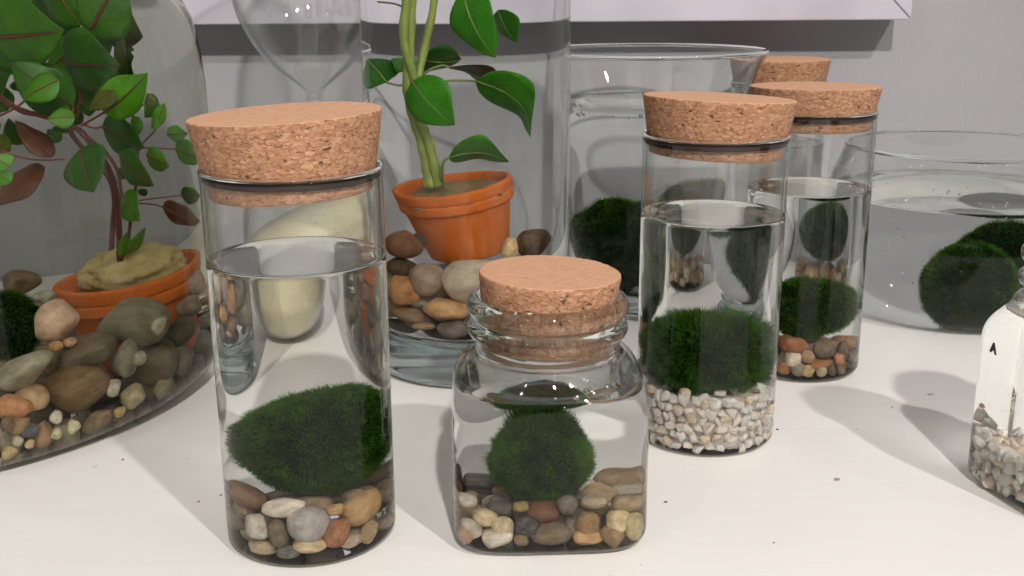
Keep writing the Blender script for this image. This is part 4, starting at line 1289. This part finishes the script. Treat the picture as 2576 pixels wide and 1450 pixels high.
obj('glass', lathe_mesh('glass', gp, 96), GLASS, t)
fill(V7, lambda x, y, m: x * x + y * y < (0.046 - m) ** 2 and y > -0.030, 0.046, 44, (0.008, 0.013), 'brown rock piled at the back of the tall vase', 'rocks at the back of the tall vase', 41, floor=0.026, zmax=0.050, name='rock', cat='rock')

# ---------------------------------------------------------------- potted plants


def leaf_mesh(b, tip, side, arch, seed, nu=16, nv=8, fold=0.16, solid=0.00035):
    rr = random.Random(seed)
    b, tip, side = Vector(b), Vector(tip), Vector(side)
    ax = tip - b
    L = ax.length
    ax = ax / L
    hw = side.length
    side = (side - ax * side.dot(ax)).normalized()
    nr = ax.cross(side).normalized()
    if nr.y > 0:
        nr = -nr
    # half width along the leaf, widest a bit below the middle
    ws = [((u ** 0.62) * ((1 - u) ** 0.98)) for u in [k / nu for k in range(nu + 1)]]
    mx = max(ws)
    verts, faces, uvs = [], [], []
    ph = rr.uniform(0, 6)
    for k in range(nu + 1):
        u = k / nu
        for j in range(nv + 1):
            v = j / nv * 2 - 1
            w_ = hw * max(ws[k] / mx, 0.012)
            wave = 0.035 * L * math.sin(u * 9 + ph + (1.5 if v > 0 else 0)) * abs(v) ** 2 * math.sin(PI * u)
            p = b + ax * (L * u) + side * (w_ * v) + nr * (arch * L * 2.2 * u * (1 - u) - fold * hw * (abs(v) ** 1.5) * math.sin(PI * min(1, u * 1.1)) + wave)
            verts.append(p)
            uvs.append((u, j / nv))
    top = len(verts)
    for q in range(top):
        verts.append(verts[q] - nr * solid)
        uvs.append(uvs[q])

    def idx(k, j, o=0):
        return o + k * (nv + 1) + j
    for k in range(nu):
        for j in range(nv):
            faces.append((idx(k, j), idx(k, j + 1), idx(k + 1, j + 1), idx(k + 1, j)))
            faces.append((idx(k + 1, j, top), idx(k + 1, j + 1, top), idx(k, j + 1, top), idx(k, j, top)))
        for j in (0, nv):
            f_ = (idx(k, j), idx(k + 1, j), idx(k + 1, j, top), idx(k, j, top))
            faces.append(f_ if j == 0 else f_[::-1])
    me = make_mesh('leaf', verts, faces)
    uvl = me.uv_layers.new(name='UVMap')
    for lp in me.loops:
        uvl.data[lp.index].uv = uvs[lp.vertex_index]
    rib = [b + ax * (L * u) + nr * (arch * L * 2.2 * u * (1 - u) + 0.00012) for u in [0.0, 0.2, 0.4, 0.6, 0.8, 0.96]]
    return me, rib, L


def plant(root, leaves, stems, mats, stem_mat, pet_mat, seed, slim=1.0):
    inv = root.matrix_basis.inverted()
    for i, (lab, b, tp, sd, arch, kind) in enumerate(leaves):
        me, rib, L = leaf_mesh(b, tp, sd, arch, seed + i)
        o = obj('leaf', me, mats[kind], root)
        o.matrix_parent_inverse = inv
        if 'back layer' not in lab:
            obj('midrib', tube_mesh('midrib', rib, min(0.0005, L * 0.016), 0.00015, 6, 2), pet_mat if kind != 'd' else stem_mat, o)
        if kind in 'rb':
            o['label'] = lab
    for (nm, r, pts) in stems:
        o = obj(nm, tube_mesh(nm, pts, r * slim, r * 0.8 * slim), stem_mat if nm != 'petiole' else pet_mat, root)
        o.matrix_parent_inverse = inv


def pot(root, rim_r, bot_r, hgt, tilt_x, tilt_y, ctr):
    """Terracotta pot; ctr is the centre of its mouth."""
    band = hgt * 0.30
    ru = bot_r + (rim_r - bot_r) * (1 - band / hgt) * 0.93
    th = rim_r * 0.10
    z1 = hgt
    prof = [(0, 0.0), (bot_r * 0.6, 0.0), (bot_r - 0.0006, 0.0), (bot_r, 0.0006)]
    prof += spaced((bot_r + 0.0001, 0.001), (ru, hgt - band - 0.0005), 8)
    prof += [(ru + 0.0002, hgt - band - 0.0002), (rim_r * 0.925, hgt - band), (rim_r * 0.945, hgt - band + 0.0005)]
    zm = hgt - band * 0.52
    prof += spaced((rim_r * 0.95, hgt - band + 0.001), (rim_r * 0.962, zm - 0.0005), 3) + [(rim_r * 0.948, zm - 0.0001), (rim_r * 0.95, zm + 0.0002), (rim_r * 0.975, zm + 0.0006)]
    prof += spaced((rim_r * 0.978, zm + 0.001), (rim_r, z1 - 0.0012), 4) + [(rim_r - 0.0003, z1 - 0.0004), (rim_r - 0.001, z1), (rim_r - th + 0.0006, z1), (rim_r - th, z1 - 0.0006)]
    prof += spaced((rim_r - th * 1.05, z1 - 0.002), (bot_r - th, hgt * 0.35), 5) + [(0, hgt * 0.35)]
    prof = [(r, z - hgt) for r, z in prof]
    o = obj('pot', lathe_mesh('pot', prof, 96), TERRA, root)
    M = Matrix.Translation(ctr) @ Matrix.Rotation(R(tilt_x), 4, 'X') @ Matrix.Rotation(R(tilt_y), 4, 'Y')
    o.matrix_local = root.matrix_basis.inverted() @ M
    return o, M


def lump(name, mat, root, M, dims, z, seed, amp=0.2, off=(0, 0)):
    bm = ico(5)
    s0 = Vector((seed, seed * 2.0, 1.0))
    for v in bm.verts:
        d = v.co.normalized()
        s = 1 + amp * noise.noise(d * 2.1 + s0) + amp * 0.5 * noise.noise(d * 5 + s0) + amp * 0.3 * noise.noise(d * 13 + s0)
        v.co = Vector((d.x * dims[0], d.y * dims[1], d.z * dims[2])) * s
    me = bpy.data.meshes.new(name)
    bm.to_mesh(me)
    bm.free()
    me.polygons.foreach_set('use_smooth', [True] * len(me.polygons))
    o = obj(name, me, mat, root)
    o.matrix_local = root.matrix_basis.inverted() @ M @ Matrix.Translation((off[0], off[1], z))
    return o


SOIL = mat_plain('mossy_soil', (0.23, 0.15, 0.055), 0.8, (420, 0.8, 0.0012))
WOOL = mat_plain('mossy_wool', (0.46, 0.37, 0.16), 0.85, (500, 0.8, 0.0008))
STEM_G = mat_plain('green_stem', (0.24, 0.30, 0.06), 0.45, (300, 0.3, 0.0006))
PET_G = mat_plain('green_petiole', (0.13, 0.20, 0.05), 0.45, (300, 0.2, 0.0004))
STEM_R = mat_plain('red_stem', (0.13, 0.04, 0.028), 0.5, (300, 0.3, 0.0006))
PET_R = mat_plain('red_petiole', (0.22, 0.045, 0.03), 0.5, (300, 0.2, 0.0004))
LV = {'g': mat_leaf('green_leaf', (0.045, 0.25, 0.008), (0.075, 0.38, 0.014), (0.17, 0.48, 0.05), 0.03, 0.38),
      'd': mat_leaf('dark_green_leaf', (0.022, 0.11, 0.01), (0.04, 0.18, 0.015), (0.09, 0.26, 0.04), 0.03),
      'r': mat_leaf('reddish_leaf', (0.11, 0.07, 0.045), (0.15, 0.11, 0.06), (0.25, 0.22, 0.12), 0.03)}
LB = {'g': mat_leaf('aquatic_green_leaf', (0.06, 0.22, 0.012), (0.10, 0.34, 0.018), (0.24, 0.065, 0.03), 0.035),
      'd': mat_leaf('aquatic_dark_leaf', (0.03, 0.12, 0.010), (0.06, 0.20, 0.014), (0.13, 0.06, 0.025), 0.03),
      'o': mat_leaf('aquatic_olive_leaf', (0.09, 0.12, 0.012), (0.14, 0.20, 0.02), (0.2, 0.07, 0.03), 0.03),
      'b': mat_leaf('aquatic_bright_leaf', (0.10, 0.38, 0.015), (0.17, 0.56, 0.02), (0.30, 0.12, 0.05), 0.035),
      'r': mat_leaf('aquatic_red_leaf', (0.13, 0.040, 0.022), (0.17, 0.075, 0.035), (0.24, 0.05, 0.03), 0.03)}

pv = thing('potted_plant', (-0.0221, 0.548, 0.0580), 'green leafy plant in a tilted terracotta pot inside the tall vase', 'potted plant', 'potted water plants')
bpy.context.view_layer.update()
_, M = pot(pv, 0.0226, 0.0147, 0.0362, 7, -10, (-0.0275, 0.548, 0.0937))
lump('soil', SOIL, pv, M, (0.0198, 0.0198, 0.0045), -0.0058, 3, 0.25)
plant(pv, LEAF_V7, STEM_V7, LV, STEM_G, PET_G, 100)

pb = thing('potted_plant', (-0.1990, 0.513, 0.0120), 'red-stemmed water plant in a wide terracotta pot inside the big left bowl', 'potted plant', 'potted water plants')
_, M = pot(pb, 0.0318, 0.0215, 0.0440, 4, -1.5, (-0.1985, 0.515, 0.0590))
lump('growing_medium', WOOL, pb, M, (0.0235, 0.0180, 0.0140), -0.0030, 8, 0.16, (-0.003, 0.006))
plant(pb, LEAF_B1, STEM_B1, LB, STEM_R, PET_R, 200, 0.44)

# ---------------------------------------------------------------- big bowl at the left
B1 = (-0.2875, 0.513)
t = thing('glass_bowl', (B1[0], B1[1], 0), 'big round-shouldered glass bowl of water with rocks and a potted plant, left', 'bowl')
prof = [(0, 0.003), (0.06, 0.0026), (0.10, 0.0014)] + arc(0.124, 0.0205, 0.020, -88, 0, 14)
prof += spaced((0.144, 0.026), (0.144, 0.128), 8) + [(0.1438, 0.142), (0.1426, 0.158), (0.1396, 0.173), (0.1345, 0.1842), (0.128, 0.1910), (0.116, 0.1972), (0.10, 0.2025), (0.08, 0.2075), (0.062, 0.2105)]
prof += [(0.058, 0.2108), (0.03, 0.2108), (0, 0.2108)]
obj('water', lathe_mesh('water', prof, 192), WATER_GREY, t)
gp = [(0.0575, 0.2114), (0.060, 0.2118), (0.052, 0.216), (0.050, 0.225), (0.050, 0.26), (0.053, 0.263), (0.051, 0.265), (0.048, 0.262), (0.048, 0.225), (0.0500, 0.2145), (0.0575, 0.2114)]
obj('neck', lathe_mesh('neck', gp, 96), GLASS_BLUE, t)


def b1_in(x, y, m):
    r = math.hypot(x, y)
    return r < 0.118 - m and x > -0.02 and y < 0.075


fill(B1, b1_in, 0.118, 110, (0.008, 0.016), 'brown rock packed beneath the others in the big left bowl', 'rocks beneath in the big left bowl', 51,
     floor=0.004, zmax=0.026, name='rock', cat='rock', colors=[(0.16, 0.13, 0.09), (0.22, 0.17, 0.11), (0.30, 0.25, 0.19), (0.13, 0.115, 0.09), (0.34, 0.24, 0.14)])


def b1_edge(x, y, m):
    r = math.hypot(x, y)
    return 0.118 < r + m < 0.132 and (x > -0.0 and y < 0.02)


fill(B1, b1_edge, 0.134, 150, (0.0030, 0.0060), 'small pale pebble along the bottom edge of the big left bowl', 'small pebbles along the edge of the big left bowl', 52,
     floor=0.005, zmax=0.014, colors=[(0.46, 0.38, 0.26), (0.36, 0.27, 0.17), (0.55, 0.5, 0.4), (0.25, 0.2, 0.14), (0.42, 0.33, 0.2), (0.2, 0.2, 0.2)])
moss('moss_ball', (-0.2085, 0.4340, 0.0560), (0.0120, 0.0120, 0.0140), 0, 'dark moss ball among the rocks at the left edge', 4000, 0.0024, 6, 0.06)

# ---------------------------------------------------------------- hourglass
HG = (-0.107, 0.612)
up_prof = [(0.0046, 0.128), (0.0046, 0.131), (0.0074, 0.1345), (0.0132, 0.139), (0.0192, 0.1438), (0.0232, 0.1478), (0.0292, 0.155), (0.0352, 0.1655), (0.0400, 0.1790), (0.0425, 0.195), (0.0422, 0.215), (0.0390, 0.234), (0.030, 0.248), (0.016, 0.2545), (0, 0.256)]


def hg_r(z):
    zz = 0.256 - z if z < 0.128 else z
    for (r0, z0), (r1, z1) in zip(up_prof[:-1], up_prof[1:]):
        if z0 <= zz <= z1:
            q = (zz - z0) / (z1 - z0)
            return r0 + (r1 - r0) * q
    return 0.0


def densify(p, k=3):
    P = [Vector((a, b, 0)) for a, b in p]
    E_ = [P[0] * 2 - P[1]] + P + [P[-1] * 2 - P[-2]]
    o_ = []
    for i in range(1, len(E_) - 2):
        a, b, c, d = E_[i - 1:i + 3]
        for s in range(k):
            q = s / k
            v = 0.5 * ((2 * b) + (c - a) * q + (2 * a - 5 * b + 4 * c - d) * q * q + (3 * b - a - 3 * c + d) * q ** 3)
            o_.append((max(0, v.x), v.y))
    o_.append(p[-1])
    return o_


hg = thing('hourglass', (HG[0], HG[1], 0.0), 'clear hourglass with cream sand behind the front left vial', 'hourglass')
full = [(r, 0.256 - z) for r, z in reversed(up_prof[1:])] + up_prof
full = densify(full)
obj('glass', lathe_mesh('glass', full, 112), GLASS, hg)
inn = [(max(0.0, r - 0.0013), min(max(z, 0.0012), 0.2548)) for r, z in full]
obj('inner_glass', lathe_mesh('inner_glass', inn[::-1], 112), GLASS, hg)
SAND = mat_plain('cream_sand', (0.70, 0.62, 0.40), 0.9, (2500, 0.15, 0.0002))
sv, sf = [(0, 0, 0.0014)], []
na, ns = 72, 24
for i in range(ns + 1):
    s = i / ns
    for k in range(na):
        a = 2 * PI * k / na
        ztop = 0.064 + 0.014 * math.cos(a - 0.3)
        z = 0.0014 + (ztop - 0.0014) * (s ** 1.5)
        r = max(hg_r(z) - 0.0022, 0.0005)
        sv.append((r * math.cos(a), r * math.sin(a), z))
for k in range(na):
    sf.append((0, 1 + (k + 1) % na, 1 + k))
for i in range(ns):
    for k in range(na):
        a0 = 1 + i * na + k
        a1 = 1 + i * na + (k + 1) % na
        sf.append((a0, a1, a1 + na, a0 + na))
c_ = len(sv)
sv.append((0, 0, 0.0655))
for k in range(na):
    sf.append((1 + ns * na + k, 1 + ns * na + (k + 1) % na, c_))
obj('sand', make_mesh('sand', sv, sf), SAND, hg)

# ---------------------------------------------------------------- flared bowl behind
B8 = (0.077, 0.645)
t = thing('flared_bowl', (B8[0], B8[1], 0), 'flared footed glass bowl of water with moss, behind the middle vial', 'bowl')
foot = [(0, 0.004), (0.020, 0.003), (0.027, 0.0008), (0.031, 0.0006), (0.0335, 0.0018), (0.0340, 0.0040), (0.0325, 0.0062), (0.0295, 0.0078), (0.0285, 0.0095), (0.0300, 0.0112), (0.0310, 0.0126), (0.0300, 0.0136), (0.02, 0.0136), (0, 0.0136)]
obj('foot', lathe_mesh('foot', foot, 96), THICK, t)
wat = [(0, 0.0141), (0.02, 0.0142), (0.0298, 0.0146), (0.0330, 0.0165), (0.0365, 0.0210), (0.0400, 0.0280), (0.0432, 0.0390), (0.0457, 0.0530), (0.0478, 0.0700), (0.0498, 0.0880), (0.0522, 0.1050), (0.0548, 0.1190), (0.0554, 0.1215), (0.0546, 0.1222), (0.0530, 0.1216), (0.0500, 0.1213), (0.03, 0.1213), (0, 0.1213)]
obj('water', lathe_mesh('water', wat, 128), WATER, t)
gp = [(0.0540, 0.1228), (0.0556, 0.1226), (0.0592, 0.1310), (0.0640, 0.1415), (0.0676, 0.1485), (0.0684, 0.1496), (0.0680, 0.1504), (0.0668, 0.1500), (0.0628, 0.1420), (0.0578, 0.1315), (0.0540, 0.1228)]
obj('glass', lathe_mesh('glass', gp, 128), GLASS, t)
obj('rim', rim_mesh(0.0678, 0.1502, 0.0012, 0.0011), THICK, t)
moss('moss_ball', (0.0690, 0.6400, 0.0450), (0.0270, 0.0280, 0.0235), 0, 'large moss ball at the bottom of the flared bowl', 7000, 0.0034, 8, 0.14)
moss('moss_ball', (0.1010, 0.6500, 0.0640), (0.0160, 0.0150, 0.0150), 0, 'smaller moss ball on the right in the flared bowl', 4000, 0.0028, 9, 0.10)

# ---------------------------------------------------------------- round bowl at the right
B9 = (0.262, 0.640)
t = thing('fish_bowl', (B9[0], B9[1], 0), 'low round glass bowl of water with two moss balls, right', 'bowl')
wat = [(0, 0.003), (0.03, 0.0024), (0.050, 0.0010), (0.056, 0.0008), (0.0605, 0.0022), (0.0655, 0.0058), (0.0705, 0.0115), (0.0750, 0.0190), (0.0782, 0.0285), (0.0795, 0.0390), (0.0793, 0.0480), (0.0780, 0.0575), (0.0760, 0.0665), (0.0752, 0.0693), (0.0742, 0.0700), (0.0728, 0.0693), (0.0700, 0.0690), (0.04, 0.0690), (0, 0.0690)]
obj('water', lathe_mesh('water', densify(wat[:14], 2) + wat[14:], 160), WATER, t)
gp = [(0.0735, 0.0706), (0.0751, 0.0704), (0.0728, 0.0780), (0.0700, 0.0860), (0.0672, 0.0938), (0.0668, 0.0956), (0.0660, 0.0962), (0.0652, 0.0954), (0.0657, 0.0936), (0.0685, 0.0858), (0.0713, 0.0778), (0.0735, 0.0706)]
obj('glass', lathe_mesh('glass', gp, 144), GLASS_BLUE, t)
obj('rim', rim_mesh(0.0662, 0.0962, 0.0012, 0.0011), THICK, t)
moss('moss_ball', (0.2545, 0.6000, 0.0262), (0.0225, 0.0210, 0.0210), -10, 'large moss ball near the front of the low round bowl', 9000, 0.0028, 11, 0.07)
moss('moss_ball', (0.2880, 0.6480, 0.0300), (0.0210, 0.0180, 0.0180), 0, 'smaller moss ball behind the large one in the low round bowl', 5000, 0.0026, 12, 0.10)


# ---------------------------------------------------------------- crumbs on the table
CRUMBS = [('dark crumb on the table right of the square jar', (0.0567, 0.3796), (0.06, 0.05, 0.042), 0.0009),
          ('dark crumb near the front edge at the right', (0.0898, 0.3478), (0.06, 0.05, 0.042), 0.0007),
          ('dark crumb beside the base of the white chip vial', (0.1145, 0.4489), (0.07, 0.06, 0.05), 0.0010),
          ('tiny orange crumb on the table left of the front vial', (-0.1184, 0.3828), (0.42, 0.13, 0.05), 0.0009),
          ('dark crumb close to the front left vial', (-0.1113, 0.3880), (0.05, 0.045, 0.04), 0.0008),
          ('brownish crumb on the table below the big left bowl', (-0.1597, 0.4217), (0.16, 0.10, 0.08), 0.0009)]
for i, (lab, (x, y), col, r) in enumerate(CRUMBS):
    o = bpy.data.objects.new('crumb', CHIP_SH[i])
    scene.collection.objects.link(o)
    o.location = (x, y, r * 0.35)
    o.scale = (r * 0.95, r * 0.6, r * 0.45)
    o.rotation_euler = (0, 0, i * 1.3)
    o.color = (*col, 1)
    tag(o, lab, 'crumb', 'crumbs on the table')

# ---------------------------------------------------------------- bubbles and droplets


def beads(parent, name, pts, mat, squash=1.0):
    verts, faces = [], []
    bm = ico(2)
    base_v = [v.co.copy() for v in bm.verts]
    base_f = [tuple(v.index for v in f_.verts) for f_ in bm.faces]
    bm.free()
    for (x, y, z, r) in pts:
        k = len(verts)
        verts += [(x + q.x * r, y + q.y * r, z + q.z * r * squash) for q in base_v]
        faces += [tuple(k + i for i in f_) for f_ in base_f]
    o = obj(name, make_mesh(name, verts, faces), mat, parent)
    o['kind'] = 'stuff'
    return o


def ring_pts(seed, n, rad, zs, rs, a0=180, a1=360):
    rr = random.Random(seed)
    out = []
    for _ in range(n):
        a = R(rr.uniform(a0, a1))
        z = rr.uniform(*zs)
        q = rad(z) if callable(rad) else rad
        out.append((q * math.cos(a), q * math.sin(a), z, rr.uniform(*rs)))
    return out


BUB = mat_water('air_bubble', 0.76, (1, 1, 1))
DROP = mat_water('water_droplet', 1.333, (1, 1, 1))
roots = {o['label']: o for o in scene.objects if o.type == 'EMPTY' and o.get('label')}


def root_of(word):
    return next(o for k, o in roots.items() if word in k)


beads(root_of('flared footed'), 'bubbles', ring_pts(1, 26, 0.0528, (0.1175, 0.1203), (0.0006, 0.0014), 190, 330), BUB)
beads(root_of('low round glass'), 'bubbles', ring_pts(2, 18, 0.0770, (0.012, 0.060), (0.0003, 0.0008), 190, 290), BUB)
beads(root_of('low round glass'), 'droplets', ring_pts(3, 36, lambda z: 0.0735 - (z - 0.0706) * 0.30, (0.072, 0.084), (0.0003, 0.0007), 180, 300), DROP)
beads(root_of('front left'), 'droplets', ring_pts(4, 46, 0.0280, (0.104, 0.121), (0.00012, 0.00034), 20, 160) + ring_pts(9, 16, 0.0280, (0.103, 0.116), (0.0001, 0.00025), 200, 340), DROP)
beads(root_of('square glass jar'), 'bubbles', ring_pts(5, 16, 0.0262, (0.0520, 0.0572), (0.0004, 0.0011), 285, 335) + [(0.0185, -0.0222, 0.0525, 0.0026)], BUB)
beads(root_of('white stone chips and'), 'bubbles', ring_pts(6, 14, 0.0282, (0.030, 0.090), (0.0002, 0.0005), 190, 350), BUB)
